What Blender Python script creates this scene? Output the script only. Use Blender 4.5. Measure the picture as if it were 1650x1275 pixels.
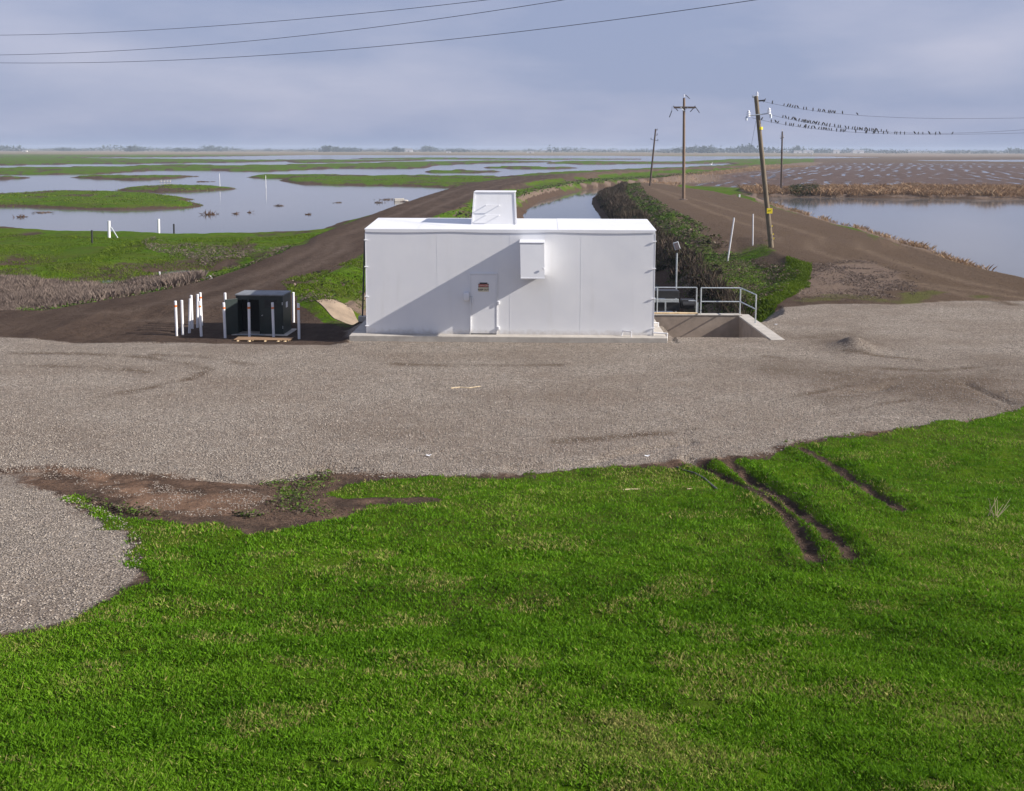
import bpy, bmesh, math, random
import numpy as np
from mathutils import Vector, Matrix
random.seed(7); rng = np.random.default_rng(11)
scene = bpy.context.scene
for o in list(bpy.data.objects): bpy.data.objects.remove(o)
COL = scene.collection
R = math.radians

# ------------------------------------------------------------------ camera
CAMZ, FPX, PITCH, ROLL = 6.30, 1560.0, R(6.83), R(0.15)
cam_d = bpy.data.cameras.new('camera'); cam = bpy.data.objects.new('camera', cam_d); COL.objects.link(cam)
CM = Matrix.Rotation(R(90) - PITCH, 4, 'X') @ Matrix.Rotation(ROLL, 4, 'Z')
cam.matrix_world = Matrix.Translation((0, 0, CAMZ)) @ CM
cam_d.sensor_width = 36; cam_d.sensor_fit = 'HORIZONTAL'
cam_d.lens = 36 * FPX / 1650; cam_d.shift_y = -(637.5 - 428) / 1650
cam_d.clip_start = 0.1; cam_d.clip_end = 20000
scene.camera = cam

# ------------------------------------------------------------------ sun, sky, exposure
BROT = R(-1.6)                                   # the building is turned a little clockwise
LD = Matrix.Rotation(BROT, 3, 'Z') @ Vector((-5.1, 0.86, -2.95)).normalized()   # travel direction of sunlight
sd = bpy.data.lights.new('sun', 'SUN'); sd.energy = 5.0; sd.angle = R(0.6); sd.color = (1.0, 0.93, 0.84)
sun = bpy.data.objects.new('sun', sd); COL.objects.link(sun); sun.location = (60, -20, 60)
sun.rotation_euler = LD.to_track_quat('-Z', 'Y').to_euler()
world = bpy.data.worlds.new('World'); scene.world = world; world.use_nodes = True
nt = world.node_tree; nt.nodes.clear()
wo = nt.nodes.new('ShaderNodeOutputWorld'); bg = nt.nodes.new('ShaderNodeBackground'); bg.inputs[1].default_value = 0.1
sky = nt.nodes.new('ShaderNodeTexSky'); sky.sky_type = 'NISHITA'; sky.sun_disc = False
sky.sun_elevation = math.asin(-LD.z); sky.sun_rotation = math.atan2(-LD.x, -LD.y)
sky.air_density = 1.2; sky.dust_density = 1.6; sky.ozone_density = 3.0
geo = nt.nodes.new('ShaderNodeTexCoord')
mp = nt.nodes.new('ShaderNodeMapping'); mp.inputs['Scale'].default_value = (1.6, 1.6, 6.0); mp.inputs['Location'].default_value = (2.9, 0.4, 0.3)
nz = nt.nodes.new('ShaderNodeTexNoise'); nz.inputs['Scale'].default_value = 1.9; nz.inputs['Detail'].default_value = 6; nz.inputs['Roughness'].default_value = 0.5
rp = nt.nodes.new('ShaderNodeValToRGB'); rp.color_ramp.elements[0].position = 0.42; rp.color_ramp.elements[1].position = 0.80
rp.color_ramp.elements[0].color = (2.1, 2.45, 3.65, 1); rp.color_ramp.elements[1].color = (3.6, 3.65, 4.6, 1)
mx = nt.nodes.new('ShaderNodeMixRGB'); mx.inputs[0].default_value = 0.94
nt.links.new(geo.outputs['Generated'], mp.inputs[0]); nt.links.new(mp.outputs[0], nz.inputs['Vector'])
nt.links.new(nz.outputs['Fac'], rp.inputs[0]); nt.links.new(sky.outputs[0], mx.inputs[1]); nt.links.new(rp.outputs[0], mx.inputs[2])
nt.links.new(mx.outputs[0], bg.inputs[0]); nt.links.new(bg.outputs[0], wo.inputs[0])
vs = scene.view_settings; vs.view_transform = 'Standard'; vs.look = 'None'; vs.gamma = 1; vs.exposure = 0.62; vs.use_curve_mapping = False
scene.render.engine = 'CYCLES'

# ------------------------------------------------------------------ pixel of the photo -> point on a level
def ray(px, py):
    v = Vector(((px - 826) / FPX, (428 - py) / FPX, -1.0))
    return CM.to_3x3() @ v
def P(px, py, z=0.0):
    d = ray(px, py); t = (z - CAMZ) / min(d.z, -1e-4); return (d.x * t, d.y * t)
def zfore(y): return 4.5 if y < 1.5 else (1.21 + (7 - y) * 0.6 if y < 7 else (max(0.0, (18 - y)) * 0.11))
def PG(px, py):
    z = 0.0
    for _ in range(30):
        x, y = P(px, py, z); z = 0.5 * z + 0.5 * zfore(y)
    return (x, y)
def at(px, py, Y):
    d = ray(px, py); t = Y / d.y; return Vector((d.x * t, Y, CAMZ + d.z * t))
def poly(pts, z=0.0): return [P(a, b, z) for a, b in pts]
def polyg(pts): return [PG(a, b) for a, b in pts]

# ------------------------------------------------------------------ numpy helpers
def hsh(i, j, s):
    h = np.sin(i * 127.1 + j * 311.7 + s * 74.7) * 43758.5453
    return h - np.floor(h)
def vnoise(x, y, s=0):
    i = np.floor(x); j = np.floor(y); fx = x - i; fy = y - j
    fx = fx * fx * (3 - 2 * fx); fy = fy * fy * (3 - 2 * fy)
    return (hsh(i, j, s) * (1 - fx) + hsh(i + 1, j, s) * fx) * (1 - fy) + (hsh(i, j + 1, s) * (1 - fx) + hsh(i + 1, j + 1, s) * fx) * fy
def fbm(x, y, s=0, o=4):
    r = 0; a = 0.5; t = 0
    for k in range(o):
        r = r + a * vnoise(x * 2 ** k + 13.7 * k, y * 2 ** k - 7.1 * k, s + k); t += a; a *= 0.55
    return r / t
def sdf(pg, X, Y):
    n = len(pg); d2 = np.full(X.shape, 1e18); inside = np.zeros(X.shape, bool)
    for k in range(n):
        ax, ay = pg[k]; bx, by = pg[(k + 1) % n]; ex, ey = bx - ax, by - ay
        L = ex * ex + ey * ey + 1e-12
        t = np.clip(((X - ax) * ex + (Y - ay) * ey) / L, 0, 1)
        d2 = np.minimum(d2, (X - ax - t * ex) ** 2 + (Y - ay - t * ey) ** 2)
        c = ((ay > Y) != (by > Y))
        if abs(ey) > 1e-12: inside ^= c & (X < ex * (Y - ay) / ey + ax)
    d = np.sqrt(d2); return np.where(inside, -d, d)
def pline(pts, X, Y):
    d2 = np.full(X.shape, 1e18)
    for (ax, ay), (bx, by) in zip(pts[:-1], pts[1:]):
        ex, ey = bx - ax, by - ay; t = np.clip(((X - ax) * ex + (Y - ay) * ey) / (ex * ex + ey * ey + 1e-12), 0, 1)
        d2 = np.minimum(d2, (X - ax - t * ex) ** 2 + (Y - ay - t * ey) ** 2)
    return np.sqrt(d2)
def sm(d, w): return 1 / (1 + np.exp(np.clip(d / w * 4, -40, 40)))       # 1 inside, 0 outside

# ------------------------------------------------------------------ objects
def link(o, parent=None):
    COL.objects.link(o)
    if parent: o.parent = parent
    return o
def tag(o, label=None, cat=None, group=None, kind=None):
    if label: o['label'] = label
    if cat: o['category'] = cat
    if group: o['group'] = group
    if kind: o['kind'] = kind
    return o
def thing(name, loc, label, cat, group=None, rz=0.0):
    o = bpy.data.objects.new(name, None); o.location = loc; o.rotation_euler = (0, 0, rz); o.empty_display_size = 0.2
    link(o); return tag(o, label, cat, group)
def mesh_np(name, V, F, m, attrs=None, parent=None, smooth=False, k=4):
    me = bpy.data.meshes.new(name); n = len(V); f = len(F)
    me.vertices.add(n); me.vertices.foreach_set('co', np.asarray(V, np.float32).ravel())
    me.loops.add(f * k); me.loops.foreach_set('vertex_index', np.asarray(F, np.int32).ravel())
    me.polygons.add(f); me.polygons.foreach_set('loop_start', np.arange(0, f * k, k, dtype=np.int32))
    me.polygons.foreach_set('loop_total', np.full(f, k, np.int32))
    if smooth: me.polygons.foreach_set('use_smooth', np.ones(f, bool))
    for an, arr in (attrs or {}).items():
        if arr.ndim == 1:
            a = me.attributes.new(an, 'FLOAT', 'POINT'); a.data.foreach_set('value', arr.astype(np.float32))
        else:
            a = me.attributes.new(an, 'FLOAT_COLOR', 'POINT'); a.data.foreach_set('color', arr.astype(np.float32).ravel())
    me.update(calc_edges=True); me.materials.append(m)
    return link(bpy.data.objects.new(name, me), parent)
class MB:
    def __init__(s): s.bm = bmesh.new()
    def box(s, a, b, rot=None, bev=0.0):
        a = Vector(a); b = Vector(b); c = (a + b) / 2; d = b - a
        M = Matrix.Translation(c) @ (rot.to_4x4() if rot else Matrix.Identity(4)) @ Matrix.Diagonal((d.x, d.y, d.z, 1))
        g = bmesh.ops.create_cube(s.bm, size=1, matrix=M)
        if bev > 0:
            es = list({e for v in g['verts'] for e in v.link_edges})
            bmesh.ops.bevel(s.bm, geom=es, offset=bev, segments=2, affect='EDGES', profile=0.5)
        return s
    def tube(s, a, b, r1, r2=None, n=12, cap=True):
        a = Vector(a); b = Vector(b); d = b - a; r2 = r1 if r2 is None else r2
        M = Matrix.Translation((a + b) / 2) @ d.to_track_quat('Z', 'Y').to_matrix().to_4x4()
        bmesh.ops.create_cone(s.bm, cap_ends=cap, segments=n, radius1=r1, radius2=r2, depth=d.length, matrix=M); return s
    def ball(s, c, r, sc=(1, 1, 1), rot=None, n=10):
        M = Matrix.Translation(Vector(c)) @ (rot.to_4x4() if rot else Matrix.Identity(4)) @ Matrix.Diagonal((r * sc[0], r * sc[1], r * sc[2], 1))
        bmesh.ops.create_uvsphere(s.bm, u_segments=n, v_segments=max(6, n // 2 + 2), radius=1, matrix=M); return s
    def path(s, pts, r, n=10):
        for a, b in zip(pts[:-1], pts[1:]): s.tube(a, b, r, r, n)
        for p in pts[1:-1]: s.ball(p, r * 1.01, n=n)
        return s
    def hexa(s, vs):                              # eight corners: bottom four then top four
        v = [s.bm.verts.new(p) for p in vs]
        for f in ((3, 2, 1, 0), (4, 5, 6, 7), (0, 1, 5, 4), (1, 2, 6, 5), (2, 3, 7, 6), (3, 0, 4, 7)): s.bm.faces.new([v[i] for i in f])
        return s
    def build(s, name, m, parent=None, smooth=False, bev=0.0):
        bmesh.ops.recalc_face_normals(s.bm, faces=s.bm.faces[:])
        me = bpy.data.meshes.new(name); s.bm.to_mesh(me); s.bm.free(); me.materials.append(m)
        if smooth:
            for p in me.polygons: p.use_smooth = True
            if hasattr(me, 'set_sharp_from_angle'): me.set_sharp_from_angle(angle=R(40))
        o = link(bpy.data.objects.new(name, me), parent)
        if bev:
            md = o.modifiers.new('bevel', 'BEVEL'); md.width = bev; md.segments = 2; md.limit_method = 'ANGLE'
        return o
def copy_tree(o, parent=None):
    c = o.copy(); COL.objects.link(c); c.parent = parent
    for ch in list(o.children): copy_tree(ch, c)
    return c

# ------------------------------------------------------------------ materials
class N:
    def __init__(s, name):
        s.m = bpy.data.materials.new(name); s.m.use_nodes = True; s.t = s.m.node_tree
        s.b = s.t.nodes['Principled BSDF']; s.out = s.t.nodes['Material Output']; s._c = None
    def new(s, t, **kw):
        n = s.t.nodes.new(t)
        for k, v in kw.items(): setattr(n, k, v)
        return n
    def ln(s, a, b): s.t.links.new(a, b)
    def co(s):
        if not s._c: s._c = s.new('ShaderNodeTexCoord').outputs['Object']
        return s._c
    def noise(s, sc, det=4, ro=0.55, vec=None, stretch=None, dist=0.0):
        n = s.new('ShaderNodeTexNoise'); n.inputs['Scale'].default_value = sc; n.inputs['Detail'].default_value = det
        n.inputs['Roughness'].default_value = ro; n.inputs['Distortion'].default_value = dist
        v = vec or s.co()
        if stretch:
            mpn = s.new('ShaderNodeMapping'); mpn.inputs['Scale'].default_value = stretch; s.ln(v, mpn.inputs[0]); v = mpn.outputs[0]
        s.ln(v, n.inputs['Vector']); return n.outputs['Fac']
    def voro(s, sc, feat='F1', out='Color', vec=None):
        n = s.new('ShaderNodeTexVoronoi'); n.feature = feat; n.inputs['Scale'].default_value = sc; s.ln(vec or s.co(), n.inputs['Vector']); return n.outputs[out]
    def ramp(s, f, stops):
        n = s.new('ShaderNodeValToRGB'); e = n.color_ramp.elements
        while len(e) < len(stops): e.new(0.5)
        for k, (p, c) in enumerate(stops): e[k].position = p; e[k].color = (*c, 1) if len(c) == 3 else c
        s.ln(f, n.inputs[0]); return n.outputs[0]
    def mix(s, f, a, b, bt='MIX'):
        n = s.new('ShaderNodeMixRGB', blend_type=bt)
        for sock, v in ((n.inputs[0], f), (n.inputs[1], a), (n.inputs[2], b)):
            if isinstance(v, (int, float)): sock.default_value = v
            elif isinstance(v, tuple): sock.default_value = (*v, 1)
            else: s.ln(v, sock)
        return n.outputs[0]
    def math(s, op, a, b=0.0, clamp=False):
        n = s.new('ShaderNodeMath', operation=op); n.use_clamp = clamp
        for sock, v in ((n.inputs[0], a), (n.inputs[1], b)):
            if isinstance(v, (int, float)): sock.default_value = v
            else: s.ln(v, sock)
        return n.outputs[0]
    def bump(s, h, st, dist=0.01, nrm=None):
        n = s.new('ShaderNodeBump'); n.inputs['Strength'].default_value = st; n.inputs['Distance'].default_value = dist
        s.ln(h, n.inputs['Height'])
        if nrm: s.ln(nrm, n.inputs['Normal'])
        return n.outputs[0]
    def base(s, c):
        if isinstance(c, tuple): s.b.inputs['Base Color'].default_value = (*c, 1)
        else: s.ln(c, s.b.inputs['Base Color'])
def g(v, *a): return (v, v, v)
def simple(name, c, rough=0.6, var=0.15, sc=6.0, metal=0.0, bump=0.2, bdist=0.004, stretch=None, spec=0.5, dirt=None):
    n = N(name); lo = tuple(x * (1 - var) for x in c); hi = tuple(min(1, x * (1 + var)) for x in c)
    f = n.noise(sc, 5, 0.6, stretch=stretch); colr = n.ramp(f, [(0.3, lo), (0.7, hi)])
    if dirt:
        f2 = n.noise(sc * 0.35, 6, 0.65); w = n.ramp(f2, [(0.52, g(0)), (0.75, g(0.7))]); colr = n.mix(w, colr, dirt)
    n.base(colr); n.b.inputs['Roughness'].default_value = rough; n.b.inputs['Metallic'].default_value = metal
    n.b.inputs['Specular IOR Level'].default_value = spec
    n.ln(n.bump(n.noise(sc * 6, 4, 0.6, stretch=stretch), bump, bdist), n.b.inputs['Normal'])
    return n.m
def paint_white():
    n = N('white_paint')
    f = n.noise(0.9, 5, 0.6); c = n.ramp(f, [(0.3, (0.70, 0.71, 0.74)), (0.7, (0.76, 0.765, 0.78))])
    st = n.noise(1.0, 6, 0.7, stretch=(3.0, 3.0, 0.35)); c = n.mix(n.ramp(st, [(0.55, g(0)), (0.8, g(0.35))]), c, (0.58, 0.57, 0.55))
    sp = n.noise(24, 3, 0.7); c = n.mix(n.ramp(sp, [(0.66, g(0)), (0.74, g(0.35))]), c, (0.6, 0.6, 0.6))
    xz = n.new('ShaderNodeSeparateXYZ'); n.ln(n.co(), xz.inputs[0])
    low = n.ramp(n.math('ADD', n.math('MULTIPLY', xz.outputs[2], 2.2), n.math('MULTIPLY', n.noise(5.0, 6, 0.7), 0.9)), [(0.42, g(0.55)), (0.85, g(0))]); c = n.mix(low, c, (0.40, 0.35, 0.29))
    ru = n.noise(1.0, 6, 0.75, stretch=(9, 9, 0.5)); c = n.mix(n.ramp(ru, [(0.66, g(0)), (0.76, g(0.3))]), c, (0.50, 0.42, 0.36))
    n.base(c); n.b.inputs['Roughness'].default_value = 0.42; n.b.inputs['Specular IOR Level'].default_value = 0.35
    nb = n.bump(n.noise(0.8, 2, 0.4), 0.35, 0.03); nb = n.bump(n.noise(60, 3, 0.6), 0.12, 0.002, nb)
    n.ln(nb, n.b.inputs['Normal']); return n.m
def foliage(name, stops, rough=0.65, trans=0.25):
    n = N(name); a = n.new('ShaderNodeAttribute', attribute_name='tint')
    c = n.ramp(a.outputs['Fac'], stops); n.base(c); n.b.inputs['Roughness'].default_value = rough; n.b.inputs['Specular IOR Level'].default_value = 0.1
    tr = n.new('ShaderNodeBsdfTranslucent'); n.ln(c, tr.inputs[0]); ms = n.new('ShaderNodeMixShader'); ms.inputs[0].default_value = trans
    n.ln(n.b.outputs[0], ms.inputs[1]); n.ln(tr.outputs[0], ms.inputs[2]); n.ln(ms.outputs[0], n.out.inputs[0]); return n.m
def water(name, tint, rough, bsc, bst, ripple=(1, 0.4, 1)):
    n = N(name); f = n.noise(0.05, 4, 0.6, stretch=(1, 0.3, 1)); n.base(n.ramp(f, [(0.35, tuple(x * 0.8 for x in tint)), (0.7, tint)]))
    n.b.inputs['Roughness'].default_value = rough; n.b.inputs['IOR'].default_value = 1.33; n.b.inputs['Specular IOR Level'].default_value = 0.5
    h = n.noise(bsc, 4, 0.6, stretch=ripple); n.ln(n.bump(h, bst, 0.03), n.b.inputs['Normal']); return n.m
M_WHITE = paint_white()
M_WHITE2 = simple('weathered_white_pvc', (0.72, 0.72, 0.74), 0.5, 0.08, 5, dirt=(0.5, 0.48, 0.45))
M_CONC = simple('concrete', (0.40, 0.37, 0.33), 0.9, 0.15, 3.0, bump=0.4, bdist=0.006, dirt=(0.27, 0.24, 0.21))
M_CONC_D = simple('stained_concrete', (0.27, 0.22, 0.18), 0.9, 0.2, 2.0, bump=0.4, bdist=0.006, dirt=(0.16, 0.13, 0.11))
M_GALV = simple('galvanised_steel', (0.50, 0.54, 0.56), 0.45, 0.15, 9, metal=0.6)
M_DARKG = simple('dark_green_steel', (0.016, 0.026, 0.024), 0.45, 0.25, 3.0, dirt=(0.04, 0.045, 0.04))
M_DARKTOP = simple('grey_cabinet_top', (0.17, 0.18, 0.19), 0.6, 0.25, 3.0)  # lid greyer and paler than the cabinet body
M_BLACK = simple('black_metal', (0.02, 0.02, 0.022), 0.5, 0.2, 8)
M_INSIDE = simple('shaded_cabinet_interior', (0.008, 0.008, 0.009), 0.8, 0.2, 8)  # near-black: shade inside the open cabinet put into the colour
M_ORANGE = simple('orange_tape', (0.75, 0.19, 0.03), 0.5, 0.1, 9)
M_YELLOW = simple('yellow_marker', (0.85, 0.68, 0.02), 0.5, 0.08, 9)
M_RED = simple('red_sign', (0.33, 0.035, 0.03), 0.5, 0.1, 12)
M_CREAM = simple('cream_sign', (0.62, 0.56, 0.42), 0.6, 0.1, 12)
M_LETTER = simple('sign_black', (0.015, 0.014, 0.014), 0.5, 0.1, 12)
M_LETTERW = simple('sign_letter_pale', (0.62, 0.45, 0.38), 0.5, 0.1, 12)
M_POLE = simple('treated_pole_wood', (0.20, 0.135, 0.09), 0.85, 0.35, 4.0, stretch=(6, 6, 0.4), bump=0.7, bdist=0.01)
M_POLE2 = simple('grey_pole_wood', (0.17, 0.135, 0.09), 0.85, 0.35, 4.0, stretch=(6, 6, 0.4), bump=0.7, bdist=0.01)
M_POLED = simple('dark_pole_wood', (0.085, 0.06, 0.048), 0.85, 0.3, 4.0, stretch=(6, 6, 0.4), bump=0.6, bdist=0.01)
M_LUMBER = simple('old_lumber', (0.30, 0.19, 0.11), 0.85, 0.3, 5.0, stretch=(0.6, 6, 6), bump=0.6, bdist=0.006)
M_LUMBERL = simple('cut_wood', (0.62, 0.47, 0.28), 0.85, 0.25, 8.0, bump=0.4)
M_PORC = simple('white_porcelain', (0.75, 0.76, 0.78), 0.2, 0.05, 10)
M_WIRE = simple('wire_aluminium', (0.03, 0.03, 0.04), 0.6, 0.1, 3)
M_BIRD = simple('black_feathers', (0.012, 0.012, 0.015), 0.55, 0.3, 40)
M_STICK = simple('dry_stick', (0.50, 0.40, 0.27), 0.9, 0.25, 20)
M_BRANCH = simple('grey_branch', (0.13, 0.12, 0.115), 0.9, 0.3, 20)
M_DEBRIS = simple('wet_driftwood', (0.075, 0.05, 0.04), 0.8, 0.35, 9)
M_STUMP = simple('pale_weathered_wood', (0.45, 0.42, 0.38), 0.85, 0.2, 9)
M_LAMPG = simple('lamp_glass', (0.12, 0.10, 0.10), 0.15, 0.2, 9)
M_FARW = simple('pale_building_paint', (0.62, 0.60, 0.58), 0.7, 0.1, 0.2)
M_FARR = simple('grey_roof', (0.25, 0.24, 0.25), 0.7, 0.1, 0.2)
M_LITTER = simple('white_plastic', (0.8, 0.8, 0.82), 0.4, 0.05, 9)
M_STONE = simple('pale_rock', (0.36, 0.33, 0.30), 0.9, 0.3, 9)
M_GRASS = foliage('grass_blades', [(0.0, (0.035, 0.075, 0.005)), (0.4, (0.085, 0.205, 0.008)), (0.8, (0.150, 0.300, 0.014)), (1.0, (0.34, 0.30, 0.11))], trans=0.35)
M_FGRASS = foliage('field_grass_blades', [(0.0, (0.035, 0.06, 0.005)), (0.5, (0.095, 0.150, 0.010)), (0.85, (0.15, 0.215, 0.018)), (1.0, (0.20, 0.17, 0.07))], trans=0.3)
M_WEED = foliage('leafy_weeds', [(0.0, (0.10, 0.075, 0.055)), (0.22, (0.05, 0.045, 0.025)), (0.34, (0.03, 0.05, 0.010)), (0.60, (0.075, 0.13, 0.018)), (0.74, (0.10, 0.16, 0.03)), (0.84, (0.10, 0.075, 0.052)), (1.0, (0.20, 0.155, 0.12))], trans=0.18)
M_BRUSHD = foliage('shaded_bank_brush', [(0.0, (0.010, 0.013, 0.008)), (0.35, (0.026, 0.036, 0.014)), (0.6, (0.045, 0.036, 0.026)), (0.85, (0.075, 0.055, 0.042)), (1.0, (0.12, 0.092, 0.075))], trans=0.12)  # shade of the canal bank put into the leaf colours
M_DRY = foliage('dry_brush', [(0.0, (0.07, 0.052, 0.045)), (0.5, (0.16, 0.125, 0.108)), (1.0, (0.27, 0.215, 0.18))], trans=0.12)
M_REED = foliage('tan_reeds', [(0.0, (0.09, 0.05, 0.03)), (0.5, (0.27, 0.17, 0.10)), (1.0, (0.42, 0.31, 0.20))], trans=0.15)
M_TREES = foliage('distant_leaves', [(0.0, (0.02, 0.03, 0.018)), (1.0, (0.05, 0.06, 0.035))], trans=0.1)
M_WMARSH = water('marsh_water', (0.10, 0.10, 0.10), 0.09, 0.7, 0.10)
M_WPOND = water('pond_water', (0.11, 0.11, 0.11), 0.08, 0.8, 0.08)
M_WCANAL = water('canal_water', (0.09, 0.09, 0.085), 0.05, 0.6, 0.05)

def ground_mat():
    n = N('terrain')
    A = n.new('ShaderNodeAttribute', attribute_name='zone_a'); B = n.new('ShaderNodeAttribute', attribute_name='zone_b')
    sa = n.new('ShaderNodeSeparateColor'); n.ln(A.outputs['Color'], sa.inputs[0]); sb = n.new('ShaderNodeSeparateColor'); n.ln(B.outputs['Color'], sb.inputs[0])
    grav, green, dry, mud = sa.outputs[0], sa.outputs[1], sa.outputs[2], A.outputs['Alpha']
    red, field, far, moss = sb.outputs[0], sb.outputs[1], sb.outputs[2], B.outputs['Alpha']
    big = n.noise(0.25, 6, 0.6); mid = n.noise(2.2, 6, 0.65); fine = n.noise(18, 5, 0.7); vfine = n.noise(70, 3, 0.7)
    def brk(w, f=mid, k=0.9):                      # ragged transition
        return n.math('MULTIPLY', n.math('SUBTRACT', n.math('ADD', w, n.math('MULTIPLY', n.math('SUBTRACT', f, 0.5), k)), 0.36), 3.5, True)
    dirt = n.ramp(mid, [(0.25, (0.038, 0.026, 0.020)), (0.55, (0.064, 0.044, 0.034)), (0.8, (0.10, 0.070, 0.054))])
    dirt = n.mix(n.ramp(fine, [(0.35, g(0)), (0.7, g(0.5))]), dirt, (0.10, 0.073, 0.056))
    dirt = n.mix(n.ramp(big, [(0.4, g(0)), (0.65, g(0.5))]), dirt, (0.060, 0.042, 0.033))
    blot = n.noise(0.11, 6, 0.7, stretch=(1, .55, 1), dist=.6); dirt = n.mix(n.ramp(blot, [(0.45, g(0)), (0.62, g(0.6))]), dirt, (0.048, 0.033, 0.026))
    xs = n.new('ShaderNodeSeparateXYZ'); n.ln(n.co(), xs.inputs[0])
    warm = n.math('MULTIPLY', n.math('SUBTRACT', xs.outputs[0], 9.0), 0.09, True)     # sandier soil on the right hand levee
    dirt = n.mix(warm, dirt, n.mix(0.55, dirt, (0.155, 0.108, 0.070)))
    streak = n.noise(0.9, 5, 0.65, stretch=(1.0, 0.16, 1), dist=0.4); dirt = n.mix(n.ramp(streak, [(0.42, g(0)), (0.66, g(0.55))]), dirt, (0.115, 0.083, 0.063))
    clod = n.noise(5.5, 6, 0.75); dirt = n.mix(n.ramp(clod, [(0.55, g(0)), (0.68, g(0.7))]), dirt, (0.028, 0.019, 0.014))
    trk = n.new('ShaderNodeAttribute', attribute_name='track').outputs['Fac']; dirt = n.mix(n.math('MULTIPLY', trk, n.ramp(n.mix(0.5, mid, clod), [(0.4, g(0.2)), (0.6, g(0.85))])), dirt, n.mix(warm, (0.13, 0.098, 0.078), (0.19, 0.14, 0.10)))
    mudc = n.ramp(fine, [(0.3, (0.045, 0.030, 0.022)), (0.7, (0.11, 0.075, 0.055))])
    dryc = n.ramp(fine, [(0.3, (0.13, 0.10, 0.08)), (0.55, (0.18, 0.132, 0.10)), (0.75, (0.25, 0.19, 0.145))])
    dryc = n.mix(n.ramp(mid, [(0.45, g(0)), (0.7, g(0.6))]), dryc, (0.14, 0.10, 0.085))
    grn = n.ramp(mid, [(0.25, (0.022, 0.055, 0.002)), (0.5, (0.060, 0.130, 0.003)), (0.75, (0.105, 0.195, 0.005))])
    gst = n.noise(0.35, 6, 0.7, stretch=(0.5, 1.2, 1)); grn = n.mix(n.ramp(gst, [(0.47, g(0)), (0.66, g(0.75))]), grn, (0.080, 0.070, 0.024)); tuft = n.noise(3.2, 6, 0.75); grn = n.mix(n.ramp(tuft, [(0.54, g(0)), (0.66, g(0.6))]), grn, (0.03, 0.045, 0.006))
    grn = n.mix(n.ramp(fine, [(0.42, g(0)), (0.72, g(0.6))]), grn, (0.055, 0.080, 0.010))
    grn = n.mix(n.ramp(big, [(0.48, g(0)), (0.68, g(0.55))]), grn, (0.095, 0.115, 0.016))
    # gravel: single stones of differing tone
    vc = n.voro(26); vc2 = n.voro(55); sep = n.new('ShaderNodeSeparateColor'); n.ln(vc, sep.inputs[0]); sep2 = n.new('ShaderNodeSeparateColor'); n.ln(vc2, sep2.inputs[0])
    s1 = n.ramp(sep.outputs[0], [(0.0, (0.085, 0.073, 0.062)), (0.35, (0.275, 0.235, 0.195)), (0.7, (0.40, 0.345, 0.288)), (0.93, (0.53, 0.465, 0.395)), (1.0, (0.72, 0.66, 0.60))])
    s2 = n.ramp(sep2.outputs[1], [(0.0, (0.075, 0.064, 0.054)), (0.5, (0.315, 0.268, 0.224)), (1.0, (0.53, 0.465, 0.395))])
    gc = n.mix(0.5, s1, s2)
    gc = n.mix(n.ramp(n.noise(0.32, 6, 0.68, stretch=(0.6, 1, 1)), [(0.42, g(0)), (0.68, g(0.65))]), gc, (0.20, 0.155, 0.12))
    trk = n.new('ShaderNodeAttribute', attribute_name='track').outputs['Fac']; trn = n.math('MULTIPLY', n.math('MULTIPLY', trk, 1.25, True), n.ramp(n.mix(0.5, mid, fine), [(0.32, g(0.35)), (0.52, g(1))]), True); gc = n.mix(trn, gc, n.mix(n.ramp(fine, [(0.35, g(0)), (0.7, g(1))]), (0.085, 0.062, 0.045), (0.20, 0.15, 0.112)))
    gc = n.mix(n.ramp(mid, [(0.5, g(0)), (0.75, g(0.35))]), gc, (0.165, 0.138, 0.12))
    redc = n.ramp(mid, [(0.3, (0.125, 0.075, 0.05)), (0.7, (0.27, 0.17, 0.115))]); redc = n.mix(n.ramp(fine, [(0.55, g(0)), (0.75, g(0.6))]), redc, (0.36, 0.28, 0.22))
    farc = n.ramp(n.noise(0.006, 5, 0.6, stretch=(0.35, 1, 1)), [(0.3, (0.12, 0.10, 0.07)), (0.5, (0.23, 0.17, 0.125)), (0.7, (0.17, 0.16, 0.09))])
    mossc = n.ramp(fine, [(0.3, (0.06, 0.062, 0.018)), (0.7, (0.125, 0.12, 0.045))])
    # ploughed field: earth ridges with water standing in the furrows
    fx = n.new('ShaderNodeSeparateXYZ'); n.ln(n.co(), fx.inputs[0])
    sway = n.math('MULTIPLY', n.noise(1.0, 3, 0.5, stretch=(.02, .009, 1)), 22.0); wig = n.math('MULTIPLY', n.noise(1.0, 5, 0.6, stretch=(.25, .05, 1)), 3.0)
    uu = n.math('ADD', n.math('ADD', fx.outputs[0], n.math('MULTIPLY', fx.outputs[1], -0.40)), n.math('ADD', sway, wig))
    tri = n.math('ABSOLUTE', n.math('SUBTRACT', n.math('FRACT', n.math('DIVIDE', uu, 4.6)), 0.5))
    patch = n.math('ADD', n.math('MULTIPLY', n.noise(1.0, 5, 0.6, stretch=(.06, .014, 1)), 0.7), n.math('MULTIPLY', n.noise(1.0, 5, 0.7, stretch=(.4, .03, 1)), 0.3))
    wet = n.math('MULTIPLY', n.ramp(tri, [(0.0, g(1)), (0.10, g(1)), (0.15, g(0))]), n.ramp(patch, [(0.475, g(0)), (0.53, g(1))]), True)
    fldc = n.ramp(n.noise(0.7, 6, 0.7), [(0.3, (0.06, 0.042, 0.038)), (0.7, (0.155, 0.112, 0.098))]); fldc = n.mix(wet, fldc, (0.05, 0.045, 0.045))
    c = dirt
    c = n.mix(brk(mud), c, mudc); c = n.mix(brk(dry), c, dryc); c = n.mix(brk(green), c, grn); c = n.mix(brk(moss), c, mossc)
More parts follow.
